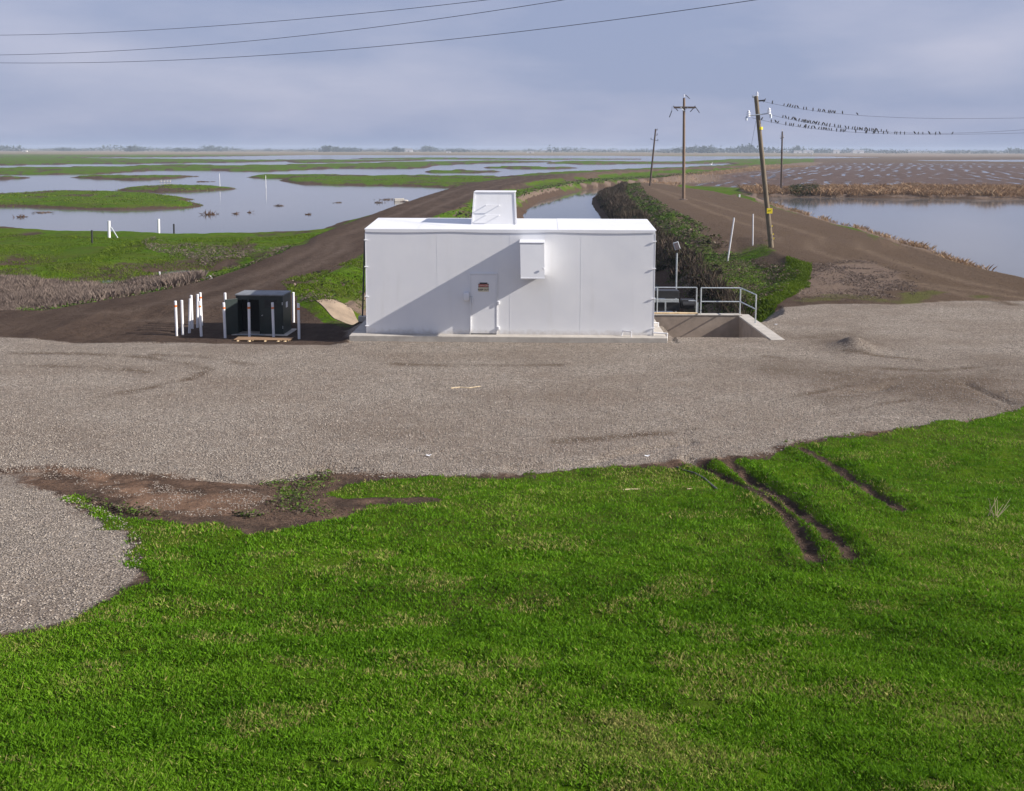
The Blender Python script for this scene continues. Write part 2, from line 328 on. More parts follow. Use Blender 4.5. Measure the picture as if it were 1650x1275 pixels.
    gw = brk(grav, n.mix(0.5, mid, fine)); c = n.mix(gw, c, gc); c = n.mix(n.math('MULTIPLY', brk(red, n.mix(0.5, mid, fine)), n.math('SUBTRACT', 1.0, n.math('MULTIPLY', gw, 0.8))), c, redc); c = n.mix(field, c, fldc); c = n.mix(far, c, farc)
    n.base(c)
    wetf = n.math('MULTIPLY', wet, field, True)
    n.ln(n.math('SUBTRACT', 0.95, n.math('MULTIPLY', wetf, 0.85)), n.b.inputs['Roughness']); n.b.inputs['Specular IOR Level'].default_value = 0.3
    n.ln(n.math('ADD', 0.04, n.math('MULTIPLY', wetf, 0.7)), n.b.inputs['Specular IOR Level'])
    vd = n.voro(26, out='Distance'); hh = n.math('ADD', n.math('MULTIPLY', fine, 1.0), n.math('MULTIPLY', n.math('MULTIPLY', vd, gw), -0.9))
    dry_h = n.math('MULTIPLY', hh, n.math('SUBTRACT', 1.0, wetf))
    nb = n.bump(n.math('MULTIPLY', mid, n.math('SUBTRACT', 1.0, wetf)), 0.8, 0.16); nb = n.bump(n.math('MULTIPLY', clod, n.math('SUBTRACT', 1.0, wetf)), 0.7, 0.10, nb); nb = n.bump(dry_h, 1.0, 0.05, nb); n.ln(nb, n.b.inputs['Normal'])
    return n.m
M_GROUND = ground_mat()

# ------------------------------------------------------------------ terrain layout (regions in metres)
ZW, ZP, ZC = -1.2, -1.0, -2.0                      # water levels: marsh, pond, canal
marsh = poly([(-900, 350), (-400, 362), (26, 371), (60, 373), (110, 377), (200, 380), (300, 381.5), (400, 380), (480, 377), (518, 372), (540, 364), (560, 357), (620, 341), (670, 322), (700, 313), (726, 303), (770, 290),
              (850, 281), (950, 276), (1020, 273), (1066, 271.5), (1110, 270), (1150, 268), (1190, 265), (1165, 262.5), (1110, 261), (1180, 257), (1330, 256), (1440, 254.5), (1330, 252.5), (1000, 251.5), (700, 250.3), (500, 250), (380, 252), (280, 253.5), (150, 254), (26, 256), (-500, 257)], ZW)
lands = [[(-300, 320), (26, 314), (100, 310), (180, 311), (250, 315), (300, 320), (321, 322), (296, 324.5), (331, 331), (325, 335), (260, 338), (190, 339.5), (90, 337), (26, 334), (-300, 330)],
         [(182, 307), (215, 303), (280, 301), (360, 302), (386, 305), (330, 308.5), (260, 311), (200, 309)],
         [(110, 286), (160, 284), (230, 284), (325, 284.5), (280, 288), (215, 291), (175, 289)],
         [(392, 287), (430, 282.5), (520, 282.5), (600, 285), (680, 284), (810, 285), (775, 300), (724, 303), (650, 300), (560, 299), (480, 297), (450, 291), (465, 289)],
         [(-900, 271), (26, 271), (200, 269), (400, 267), (560, 264.5), (640, 262), (800, 259.5), (900, 261), (800, 263), (703, 267), (690, 271.5), (600, 272), (550, 272), (440, 276.5), (400, 277.5), (347, 275.5), (250, 275), (161, 280.5), (100, 281.5), (26, 282), (-900, 284)],
         [(675, 277), (740, 275), (815, 277), (760, 279), (700, 279)], [(768, 270), (840, 268.5), (937, 271), (900, 273), (850, 273), (800, 271.5)],
         [(-900, 256), (26, 255), (120, 255), (300, 257), (420, 258.5), (560, 257.5), (400, 261.5), (250, 264), (100, 265), (26, 266.5), (-900, 268)],
         [(460, 260.5), (520, 258.3), (700, 258), (560, 262), (480, 262.8)], [(870, 264), (920, 260), (1066, 261.5), (1200, 261), (1180, 263), (1066, 265), (950, 265)],
         [(560, 256), (700, 254.5), (860, 256), (1060, 257), (860, 257.6), (700, 257)], [(210, 268), (260, 266.5), (350, 266.8), (300, 268.2)],
         [(-900, 285), (-200, 284), (40, 286), (60, 287), (20, 289), (-900, 292)],
         [(150, 302), (190, 298.5), (205, 299), (180, 303)]]
lands = [poly(l, ZW) for l in lands[:13]]
puddles = [poly([(252, 440), (275, 437), (300, 435.5), (330, 436), (352, 437), (325, 441), (290, 444), (262, 443)], ZW), poly([(155, 455), (172, 452), (192, 454), (178, 458), (160, 458)], ZW), poly([(20, 431), (50, 430.5), (48, 432.5), (22, 433)], ZW)]
pond = poly([(1222, 317.5), (1300, 317), (1400, 318), (1500, 319.5), (1626, 321.5), (2100, 328), (2500, 640), (1626, 445), (1590, 437), (1560, 430), (1535, 420), (1520, 409), (1480, 400), (1430, 384), (1400, 374), (1350, 362), (1310, 350), (1270, 339), (1240, 329)], ZP)
pond2 = poly([(1455, 258.5), (1640, 257.5), (2200, 259), (2200, 262), (1640, 261.3), (1500, 260)], ZP)
canal = [(-5.5, 41), (-4.6, 52), (-3.6, 66), (-2, 88), (0.9, 111), (2.3, 138), (5.0, 160), (15, 203), (50, 258), (75, 262), (60, 232), (26, 197), (14.3, 172), (12.3, 150), (10.8, 117), (10.2, 95), (9.6, 75), (9.0, 60), (8.3, 48), (7.6, 39.2), (7.2, 38.0), (5.0, 38.0), (2.0, 39), (-3, 40.5)]
yard = [(-140, -60), (140, -60), (140, 38), (9.0, 38), (8.6, 36.6), (-6.2, 35.8), (-8.5, 37.5), (-140, 37.5)]
left_road = poly([(-900, 600), (-900, 520), (-300, 530), (26, 508), (130, 490), (230, 474), (330, 452), (400, 430), (450, 410), (490, 390), (520, 376), (580, 353), (640, 331), (700, 311.5), (745, 298), (800, 289), (860, 282.5), (960, 276.5), (1060, 271.5), (1150, 268), (1260, 264.5), (1260, 266), (1150, 270),
                  (1060, 274), (1000, 278), (900, 286), (860, 291), (820, 300), (760, 324), (720, 342), (680, 364), (600, 407), (560, 434), (520, 452), (490, 472), (500, 492), (540, 508), (592, 516), (592, 600)])
right_levee = poly([(1215, 503), (1245, 480), (1292, 450), (1292, 425), (1240, 402), (1150, 388), (1110, 372), (1072, 337), (1035, 310), (1000, 297), (1040, 290), (1090, 300), (1150, 308), (1200, 319), (1250, 335), (1310, 351), (1360, 365), (1430, 387), (1500, 408), (1560, 428), (1626, 442), (2400, 610), (2400, 900), (1215, 900)])
spur = poly([(1000, 297), (1100, 281.5), (1200, 271.5), (1290, 262), (1330, 261.5), (1310, 268), (1200, 277.5), (1110, 291), (1090, 303)], -0.5)
reedbank = poly([(1190, 304), (1340, 303), (1500, 302), (1626, 303), (2300, 312)], -0.5) + poly([(2300, 328.5), (1626, 321.5), (1500, 320), (1400, 319), (1300, 318), (1215, 317.5)], ZP)
far_land = None
fieldp = poly([(1095, 292), (1200, 278), (1310, 264), (1360, 262.5), (1626, 264), (2300, 268), (2300, 312), (1626, 304), (1500, 303), (1340, 304), (1200, 303), (1120, 300)], -0.75)
BAS = (5.62, 32.35, 8.66, 36.42)                    # basin opening x0,y0,x1,y1
ruts = [polyg([(1118, 742), (1150, 757), (1200, 778), (1235, 800), (1275, 832), (1300, 870), (1320, 905)]),
        polyg([(1175, 742), (1215, 772), (1262, 800), (1305, 833), (1345, 870), (1380, 900)]),
        polyg([(1300, 722), (1350, 752), (1385, 775), (1425, 802), (1460, 822)]),]
gravel = poly([(-900, 548), (26, 543), (130, 546.5), (250, 546), (380, 549), (566, 553), (566, 520), (1083, 520), (1083, 540), (1240, 540), (1195, 505), (1230, 497), (1330, 490), (1450, 489), (1626, 484), (2400, 480), (2400, 560),
               (1900, 620), (1626, 672), (1530, 687), (1450, 698), (1300, 718), (1240, 736), (1100, 745), (960, 757), (820, 764), (680, 766), (600, 762), (540, 757), (480, 770), (420, 775), (360, 772), (300, 768), (220, 760), (120, 752), (26, 757), (-900, 757)])
gravel2 = polyg([(-600, 700), (26, 757), (60, 785), (110, 798), (150, 812), (195, 833), (235, 870), (225, 930), (120, 1000), (-600, 1120)])
lawn = polyg([(2600, 520), (1900, 612), (1626, 668), (1530, 683), (1450, 695), (1300, 715), (1240, 738), (1180, 738), (1120, 742), (1040, 750), (960, 755), (820, 763), (740, 768), (640, 772), (560, 780), (528, 793), (545, 806), (700, 800), (735, 806), (640, 812), (560, 822), (540, 838), (470, 860), (400, 868),
              (340, 850), (260, 835), (205, 832), (150, 812), (120, 795), (110, 800), (195, 836), (240, 872), (232, 935), (130, 1010), (-700, 1140), (-2500, 2000), (4000, 2000)])
lawn_sprig = polyg([(455, 785), (470, 783), (482, 792), (470, 798), (452, 795)])
redp = polyg([(20, 757), (125, 758), (180, 762), (240, 770), (300, 790), (400, 788), (440, 802), (400, 824), (330, 834), (250, 822), (180, 800), (140, 785)])
redp2 = polyg([(470, 768), (500, 755), (530, 760), (510, 785), (490, 800), (475, 790)])
brownp = polyg([(400, 775), (540, 745), (700, 768), (560, 778), (520, 795), (560, 830), (480, 850), (400, 830), (430, 800)])
moss = poly([(1435, 487), (1450, 474), (1500, 466), (1530, 471), (1505, 483), (1470, 491)])
mossr = poly([(1560, 478), (1580, 475), (1600, 478), (1575, 481)])
tanp = poly([(1290, 452), (1330, 428), (1400, 420), (1450, 440), (1440, 470), (1370, 480), (1290, 478)])
soilr = [poly([(1270, 543), (1330, 541), (1370, 543), (1350, 548), (1280, 550)]), poly([(1340, 556), (1375, 540), (1400, 556), (1390, 570)]), poly([(1290, 622), (1360, 605), (1470, 602), (1626, 590), (1700, 640), (1560, 660), (1500, 645), (1400, 632), (1330, 640)]), poly([(1250, 600), (1290, 590), (1310, 600), (1290, 612)])]
green_r = poly([(1075, 500), (1130, 440), (1150, 395), (1200, 396), (1240, 404), (1270, 425), (1296, 428), (1296, 455), (1240, 482), (1215, 498), (1150, 505)], -0.3)
green_edge = poly([(1200, 322), (1240, 335), (1300, 352), (1360, 370), (1420, 392), (1470, 405), (1560, 430), (1640, 447), (1640, 436), (1560, 420), (1480, 392), (1400, 368), (1310, 343), (1240, 325)], -0.2)
green_l = poly([(468, 478), (500, 462), (560, 436), (600, 405), (690, 360), (760, 323), (830, 298), (880, 290), (1000, 279), (1080, 274), (1060, 282), (960, 290), (870, 303), (790, 345), (700, 380), (600, 440), (592, 500), (560, 470), (520, 470)], -0.2)
brush_l = poly([(-300, 470), (26, 450), (100, 455), (180, 458), (260, 450), (330, 446), (330, 458), (230, 474), (130, 488), (26, 505), (-300, 530)], -0.3)

def layout(X, Y, small=True):
    D = np.sqrt(X * X + Y * Y); amp = 0.12 + 0.0035 * D
    wx = (fbm(X / 3.1, Y / 3.1, 3) - 0.5) * 2; wy = (fbm(X / 3.1, Y / 3.1, 9) - 0.5) * 2
    lx = (fbm(X / (8 + .06 * D), Y / (12 + .12 * D), 21) - 0.5) * 2; ly = (fbm(X / (8 + .06 * D), Y / (12 + .12 * D), 29) - 0.5) * 2
    Xw = X + wx * amp + lx * amp * 1.5; Yw = Y + wy * amp * 1.5 + ly * amp * 3
    dw = sdf(marsh, Xw, Yw)
    for l in lands: dw = np.maximum(dw, -sdf(l, Xw, Yw))
    for l in puddles: dw = np.minimum(dw, sdf(l, Xw, Yw) * 0.6)
    dp = np.minimum(sdf(pond, Xw, Yw), sdf(pond2, Xw, Yw)); dc = sdf(canal, X + wx * .35, Y + wy * .35)
    n1 = fbm(X / 5, Y / 5, 41); n2 = fbm(X / 1.1, Y / 1.1, 43)
    z = ZW + np.clip(dw * 0.22, -0.5, 0.5) + np.clip(dw, 0, 1) * ((n1 - .5) * .35)
    z = np.where(dp < 40, np.minimum(z, ZP + np.clip(dp * 0.25, -0.5, 3)), z)
    # earth berm with lumps on the left
    berm = np.exp(-(pline(poly([(240, 392), (330, 400), (400, 408), (470, 410)], -.5), X, Y) / 2.0) ** 2); z = z + berm * (0.35 + 0.5 * (n2 - .5))
    dy = sdf(yard, X, Y); dl = sdf(left_road, X + wx * .2, Y + wy * .2); dr = sdf(right_levee, X + wx * .25, Y + wy * .25); dlev = np.minimum(np.minimum(dy, dl), dr)
    lev = -0.40 * np.maximum(dlev, 0) + 0.06 * (n1 - .5) * np.clip(D / 30, 0, 1)
    z = np.maximum(z, np.where(dlev < 8, lev, -9))
    z = np.maximum(z, -0.45 - 0.12 * np.maximum(sdf(spur, X, Y), 0)); z = np.maximum(z, -0.5 - 0.8 * np.maximum(sdf(reedbank, X, Y), 0))
    z = np.minimum(z, ZC + np.clip(dc * 0.62, -0.7, 9) + np.clip(dc, 0, 1) * (n2 - .5) * .3)
    far = 1 - sm(Y - 1500, 300); z = z * (1 - far) + (-0.6) * far
    # foreground slope, ruts, bumps
    zf = np.where(Y < 1.5, 4.5, np.where(Y < 7, 1.21 + (7 - Y) * .6, np.maximum(0, 18 - Y) * .11))
    z = np.where(Y < 19, np.maximum(z, 0) * 0 + zf, z)
    dlawn = np.minimum(sdf(lawn, X + wx * .25, Y + wy * .35) + (n2 - .5) * .9 + (fbm(X / .4, Y / .4, 97) - .5) * .5, sdf(lawn_sprig, X, Y)); near = Y < 26
    dru = np.full(X.shape, 9.0)
    for r_ in ruts: dru = np.minimum(dru, pline(r_, X + wx * .12, Y + wy * .12))
    rn = np.clip(fbm(X / .7, Y / .7, 101) * 2.2 - .35, .1, 1.2); z = z - near * 0.10 * rn * np.exp(-(dru / .15) ** 2) + near * 0.045 * rn * np.exp(-((dru - .36) / .15) ** 2)
    z = z + near * sm(dlawn, .3) * ((fbm(X / .6, Y / .35, 51) - .5) * .12 + (fbm(X / 2.5, Y / 1.2, 53) - .5) * .16)
    z = z + (Y < 60) * ((fbm(X / .45, Y / .45, 57, 3) - .5) * .035)
    dip = np.clip((Y - 30.4) / 2.7, 0, 1) * np.clip((38.6 - Y) / 1.5, 0, 1) * np.clip((X + 16) / 1.5, 0, 1) * np.clip((-5.5 - X) / .5, 0, 1); z = z - .28 * dip
    z = z + .62 * np.exp(-(((X + 7.15) / 1.25) ** 2 + ((Y - 39.6) / 1.7) ** 2)) * (.85 + .3 * n2)
    # disturbed soil heaps on the gravel and wheel scrapes by the cabinet
    hx, hy = P(1378, 560); z = z + 0.28 * np.exp(-(((X - hx) / .55) ** 2 + ((Y - hy) / .8) ** 2)) * (0.6 + n2)
    sx, sy = P(250, 532); z = z + 0.16 * (np.abs(X - sx) < 3.5) * (np.abs(Y - sy) < 1.6) * (vnoise(X * 1.6 + Y * 2.2, Y * 1.9, 61) - .5) * np.exp(-((X - sx) / 2) ** 2)
    # scour line at lower edge of the gravel
    for scp in (polyg([(330, 768), (420, 775), (520, 752), (560, 752)]), polyg([(830, 752), (960, 745), (1040, 722), (1110, 712)]), polyg([(1360, 632), (1410, 625), (1470, 612), (1560, 618), (1626, 650)])):
        z = z - near * .07 * np.exp(-(pline(scp, X + wx * .2, Y + wy * .2) / .16) ** 2)
    x0, y0, x1, y1 = BAS; inb = (X > x0 - .12) & (X < x1 + .2) & (Y > y0 - .06) & (Y < y1 + .12); z = np.where(inb, -3.0, z)
    inslab = (X > -5.4) & (X < 5.5) & (Y > 31.3) & (Y < 36.5); z = np.where(inslab, np.minimum(z, -.05), z)
    return dict(z=z, dw=dw, dp=dp, dc=dc, dlev=dlev, dl=dl, dr=dr, dy=dy, dlawn=dlawn, dru=dru, D=D, wx=wx, wy=wy, n1=n1, n2=n2)

ROWS_PY = np.concatenate([np.linspace(1700, 1290, 14), np.linspace(1285, 560, 340), np.linspace(558.5, 262, 250), 262 - np.cumsum(np.full(52, .36))])
row_y = []
for p_ in ROWS_PY:
    row_y.append(PG(826, p_)[1] if p_ > 500 else P(826, p_, 0 if p_ > 400 else -0.8)[1])
row_y = np.array([y for y in row_y if y > 0]); row_y = np.sort(row_y); row_y = row_y[np.concatenate([[True], np.diff(row_y) > 1e-3])]
row_y = row_y[row_y < 3800]; row_y = np.concatenate([[-60, -30, -12, -5, -1, 1], row_y[row_y > 1.6], [4500, 6000, 9000]])
NC = 1000; s_ = np.linspace(-1, 1, NC)
def xw(Y): return 0.64 * (np.maximum(Y, 0) + 7) + np.where(Y < 0, -Y, 0) * 0.8
GX = s_[None, :] * xw(row_y)[:, None]; GY = np.repeat(row_y[:, None], NC, 1)
L = layout(GX, GY); GZ = L['z']
def hz(x, y):
    x = np.asarray(x, float); y = np.asarray(y, float)
    i = np.clip(np.searchsorted(row_y, y) - 1, 0, len(row_y) - 2); fy = (y - row_y[i]) / (row_y[i + 1] - row_y[i])
    def rowv(k):
        c = (x / xw(row_y[k]) + 1) / 2 * (NC - 1); c = np.clip(c, 0, NC - 1.001); j = c.astype(int); f = c - j
        return GZ[k, j] * (1 - f) + GZ[k, j + 1] * f
    return rowv(i) * (1 - fy) + rowv(i + 1) * fy
def H(x, y): return float(hz(np.array([x]), np.array([y]))[0])

X, Y, wx, wy, n1, n2, D = GX, GY, L['wx'], L['wy'], L['n1'], L['n2'], L['D']
ew = 0.25
rag = (n2 - .5) * .9 + (fbm(X / .4, Y / .4, 97) - .5) * .8; dgrav = np.minimum(sdf(gravel, X + wx * .35, Y + wy * .45), sdf(gravel2, X + wx * .4, Y + wy * .5)) + rag * (Y < 26)
m_grav = sm(dgrav, .9)
track = np.zeros_like(X)
for sp in soilr: track = np.maximum(track, .75 * sm(sdf(sp, X + wx * .9, Y + wy * .9) + (n2 - .5) * 2.4, 2.4))
m_grav = m_grav * (1 - sm(L['dlawn'], .15))
for tr in (polyg([(26, 588), (160, 592), (240, 600)]), polyg([(900, 712), (1040, 700), (1120, 690)]), polyg([(1330, 668), (1420, 650), (1520, 634), (1626, 640)]), polyg([(1280, 640), (1380, 618), (1480, 606), (1626, 612)]), polyg([(1240, 575), (1350, 590), (1500, 598), (1640, 585)]), polyg([(1290, 560), (1400, 572), (1480, 580)]), polyg([(640, 585), (760, 590), (900, 588)]), polyg([(26, 569), (140, 570), (230, 575), (300, 585), (338, 597), (300, 612), (230, 628), (160, 640)]), polyg([(250, 572), (320, 575), (400, 588)])):
    track = np.maximum(track, .8 * np.clip(n2 * 3 - .8, .15, 1) * np.exp(-(pline(tr, X + wx * .15, Y + wy * .15) / .2) ** 2))
for tp_ in ([(1626, 470), (1500, 440), (1400, 405), (1300, 375), (1220, 350), (1150, 330), (1090, 312), (1050, 303)], [(1626, 490), (1480, 460), (1370, 425), (1270, 388), (1190, 357), (1120, 331), (1060, 306)], [(1900, 520), (1626, 478), (1450, 452), (1330, 410)],
            [(26, 520), (200, 500), (350, 465), (450, 430), (540, 385), (640, 345), (740, 305), (830, 286), (1000, 276)], [(26, 538), (250, 515), (400, 470), (500, 430), (590, 385), (680, 345), (770, 308), (850, 288), (1000, 277)], [(26, 528), (300, 500), (470, 440), (560, 385)]):
    track = np.where(Y > 36.5, np.maximum(track, np.clip(.2 + 1.2 * n1, 0, 1) * np.exp(-(pline(poly(tp_), X + wx * .35, Y + wy * .35) / .38) ** 2)), track)
near = Y < 60
m_green = np.clip(sm(-(L['dw'] - (.5 + .004 * D)), .8 + .004 * D), 0, 1) * sm(-(L['dlev'] - .5), .6) * (Y > 37) * sm(-(L['dp'] - 1.2), .8)
m_green = np.where(L['dc'] < 8, 0, m_green)
m_green = np.maximum(m_green, .95 * sm(L['dlawn'], .12)); m_green = m_green * (1 - (Y < 30) * .9 * np.exp(-(L['dru'] / .15) ** 2))
for gp, w_ in ((green_r, .85), (green_edge, .95), (green_l, .85)): m_green = np.maximum(m_green, w_ * (.25 + .9 * fbm(X / 1.7, Y / 3.4, 113)) * sm(sdf(gp, X + wx * .5, Y + wy * .8) + (n2 - .5) * 1.2, 1.2))
m_dry = np.maximum(np.maximum(sm(sdf(spur, X + wx, Y + wy * 2), 2), sm(sdf(reedbank, X + wx, Y + wy * 2), 2)), .85 * sm(sdf(tanp, X + wx * .5, Y + wy), 1.2))
m_dry = np.maximum(m_dry, .9 * sm(sdf(brush_l, X, Y), 1.0)); m_dry = np.maximum(m_dry, (L['dp'] < 1.6) * (L['dp'] > .1) * .8)
fp = fbm(X / 5, Y / 9, 115); m_green = np.where(Y > 37, m_green * (1 - .75 * np.clip((fp - .52) * 7, 0, 1)), m_green); m_green = m_green * (1 - .95 * m_dry); m_green = np.where((Y > 260) & (X > .31 * Y), m_green * .15, m_green)
m_green = np.where((sdf(fieldp, X, Y) < 0), 0, m_green)
# canal slopes: grass above, bare cut earth near the water
cs = (L['dc'] > 0) & (L['dc'] < 6) & (L['dlev'] > -.5); m_dry = np.where(cs & (L['dc'] < 2.6) & (L['dc'] > 1.2), .8, m_dry); m_green = np.where(cs & (L['dc'] >= 2.3) & (X < 30), .25 + .75 * fbm(X / 2.2, Y / 5, 111), m_green)
m_green = m_green * (1 - np.exp(-(pline(poly([(340, 402), (400, 408), (460, 412)], -.5), X, Y) / 1.2) ** 2) * .8)
m_mud0 = ((L['dc'] > 0) & (L['dc'] < 1.5)) * .9; m_mud = np.clip(m_mud0 + sm(L['dw'] - (.4 + .003 * D), .5 + .002 * D) + sm(L['dp'] - .4, .4), 0, 1)
m_red = np.zeros_like(X)
for rp_, w_ in ((redp, .8), (redp2, .7)): m_red = np.maximum(m_red, w_ * sm(sdf(rp_, X + wx * .6, Y + wy * .6) + (n2 - .5) * 1.2 + (fbm(X / .35, Y / .35, 99) - .5) * .5, .8))
m_red = np.maximum(m_red, np.where((Y < 27) & (Y > 4), .42 + .3 * (n2 - .5), 0) * (1 - m_green)); m_mud = np.maximum(m_mud, .25 * sm(sdf(brownp, X + wx * .3, Y + wy * .3), .4)); m_mud = np.maximum(m_mud, (Y < 30) * .5 * np.exp(-(L['dru'] / .15) ** 2))
m_grav = m_grav * (1 - .62 * sm(sdf(brownp, X + wx * .7, Y + wy * .7) + (n2 - .5) * .9, .5))
m_field = sm(sdf(fieldp, X + wx * 2, Y + wy * 4), 2.5) * (1 - m_dry)
m_far = sm(-(Y - 1150), 260) * .9
m_moss = np.maximum(sm(sdf(moss, X + wx * .6, Y + wy * .8), .9), sm(sdf(mossr, X + wx * .6, Y + wy * .8), .9)) * .85
m_moss = np.maximum(m_moss, .55 * sm(pline(poly([(1290, 484), (1350, 478), (1440, 484)]), X + wx, Y + wy) - .6, .6))
m_green = np.clip(m_green, 0, 1)
ZA = np.stack([m_grav, m_green, m_dry, m_mud], -1).reshape(-1, 4); ZB = np.stack([m_red, m_field, m_far, m_moss], -1).reshape(-1, 4)
V = np.stack([GX, GY, GZ], -1).reshape(-1, 3); NR = len(row_y)
ii = np.arange((NR - 1) * (NC - 1)); ri = ii // (NC - 1); ci = ii % (NC - 1); a0 = ri * NC + ci
F = np.stack([a0, a0 + 1, a0 + NC + 1, a0 + NC], -1)
fr = lambda arr: arr.reshape(-1)[a0]
cls = np.zeros(len(F), int)
cls[(fr(m_grav) > .5)] = 1
cls[(fr(L['dl']) < 0) & (fr(m_grav) <= .5) & (fr(L['dlawn']) > 0) & (fr(GY) > 28)] = 2
cls[(fr(L['dr']) < 0) & (fr(m_grav) <= .5) & (fr(GY) > 34)] = 3
cls[(fr(m_field) > .5)] = 4
for k, nm in enumerate(('ground', 'gravel_yard', 'dirt_road', 'levee_road', 'ploughed_field')):
    f = F[cls == k]; used, inv = np.unique(f.ravel(), return_inverse=True)
    o = mesh_np(nm, V[used], inv.reshape(-1, 4), M_GROUND, {'zone_a': ZA[used], 'zone_b': ZB[used], 'track': track.reshape(-1)[used]}, smooth=True)
    tag(o, kind='structure')

def plane(name, x0, y0, x1, y1, z, m, th=None):
    mb = MB(); v = [mb.bm.verts.new(p) for p in ((x0, y0, z), (x1, y0, z), (x1, y1, z), (x0, y1, z))]; mb.bm.faces.new(v)
    o = mb.build(name, m); tag(o, kind='structure'); return o
def polyplane(name, pts, z, m):
    mb = MB(); mb.bm.faces.new([mb.bm.verts.new((x, y, z)) for x, y in pts]); bmesh.ops.triangulate(mb.bm, faces=mb.bm.faces[:])
    o = mb.build(name, m); tag(o, kind='structure'); return o
# marsh water lies west of the road line and beyond it; pond water east of the right levee
rl = [(x, y) for x, y in [P(a, b) for a, b in ((500, 395), (560, 365), (640, 340), (700, 320), (760, 303), (830, 289), (960, 279), (1060, 273), (1150, 269.5))]]
polyplane('marsh_water', [(-60, 38.5), (-22, 39.5), (-17, 45), (-15, 58)] + rl + [(130, 480), (420, 720), (2400, 2600), (-2400, 2600), (-600, 700)], ZW, M_WMARSH)
polyplane('pond_water', [P(a, b, ZP) for a, b in ((1205, 314), (1240, 332), (1310, 353), (1400, 378), (1480, 404), (1560, 436), (1626, 452), (2400, 640), (2300, 316), (1600, 314))], ZP, M_WPOND)
polyplane('far_pond_water', [(x, y) for x, y in pond2], ZP + .002, M_WPOND)
polyplane('canal_water', [(-7, 39), (-6, 52), (-5, 66), (-3.5, 88), (-.6, 111), (.8, 138), (3.5, 161), (13.5, 205), (50, 262), (80, 266), (60, 230), (27, 195), (15.5, 171), (13.6, 150), (12, 117), (11.4, 95), (10.6, 75), (10, 60), (9.3, 47), (8.2, 38.5), (4, 38.5)], ZC, M_WCANAL)

# ------------------------------------------------------------------ haze
def haze():
    mb = MB(); mb.box((-3300, -80, -4.2), (3300, 3700, 17.5)); n = N('haze_air')
    n.t.nodes.remove(n.b); v = n.new('ShaderNodeVolumePrincipled'); v.inputs['Color'].default_value = (0.72, 0.84, 1.0, 1); v.inputs['Density'].default_value = 0.00018; v.inputs['Anisotropy'].default_value = 0.0
    n.ln(v.outputs[0], n.out.inputs['Volume']); o = mb.build('haze', n.m); tag(o, kind='stuff')
haze()

# ------------------------------------------------------------------ pump house
BX = at(592, 543, 32.1); BXR = at(1061, 546, 31.9)
BL = 9.62; BH = 3.50; BD = 2.75
SLAB = 0.14
bo = Vector((BX.x, 32.12, SLAB))
pump = thing('pump_house', bo, 'long low white sheet metal pump building with ribless panels on a concrete slab', 'building', rz=BROT)
mb = MB(); BZ = BH + .17
mb.hexa([(0, 0, 0), (BL, 0, 0), (BL, BD, 0), (0, BD, 0), (0, 0, BH), (BL, 0, BH), (BL, BD, BZ), (0, BD, BZ)]); mb.build('wall', M_WHITE, pump)
# roof sheet with a thin overhanging edge, lapped in four lengths
rf = None
xs = [-.02, 1.75, 4.98, 6.42, 8.0, BL + .02]
mb = MB()
for k in range(5):
    z0 = BH + .006 + (k % 2) * .006; xa, xb = xs[k] - .01, xs[k + 1] + .01
    sl = (BZ - BH) / BD
    mb.hexa([(xa, -.01, z0 - sl * .01), (xb, -.01, z0 - sl * .01), (xb, BD + .04, z0 + sl * (BD + .04)), (xa, BD + .04, z0 + sl * (BD + .04)),
             (xa, -.01, z0 + .022), (xb, -.01, z0 + .022), (xb, BD + .04, z0 + .022 + sl * (BD + .04)), (xa, BD + .04, z0 + .022 + sl * (BD + .04))])
roof = mb.build('roof', M_WHITE, pump, bev=.004)
# dipping flashing along the front eave
mb = MB(); nseg = 40
for k in range(nseg):
    xa = BL * k / nseg; xb = BL * (k + 1) / nseg
    da = .05 + .035 * abs(math.sin(xa * .9 + .6)); db = .05 + .035 * abs(math.sin(xb * .9 + .6))
    mb.hexa([(xa, -.022, BH - da), (xb, -.022, BH - db), (xb, -.012, BH - db + .01), (xa, -.012, BH - da + .01), (xa, -.022, BH + .028), (xb, -.022, BH + .028), (xb, -.012, BH + .030), (xa, -.012, BH + .030)])
mb.build('flashing', M_WHITE, roof)
for xx in (2.4, 4.82, 7.18):
    MB().box((xx - .007, -.0025, .02), (xx + .007, .0, BH - .1)).build('panel_seam', M_WHITE, pump)
for xx in (0.0, BL):
    MB().box((xx - .014, -.005, 0), (xx + .014, .03, BH - .09), bev=.002).build('corner_trim', M_WHITE, pump)
for xx in (0.0, BL):
    for zz in (.25, 1.25, 2.25, 3.15):
        s = -1 if xx == 0 else 1
        MB().tube((xx - s * .08, -.03, zz), (xx + s * .04, -.03, zz + .012), .018, n=8).build('bolt', M_WHITE, pump)
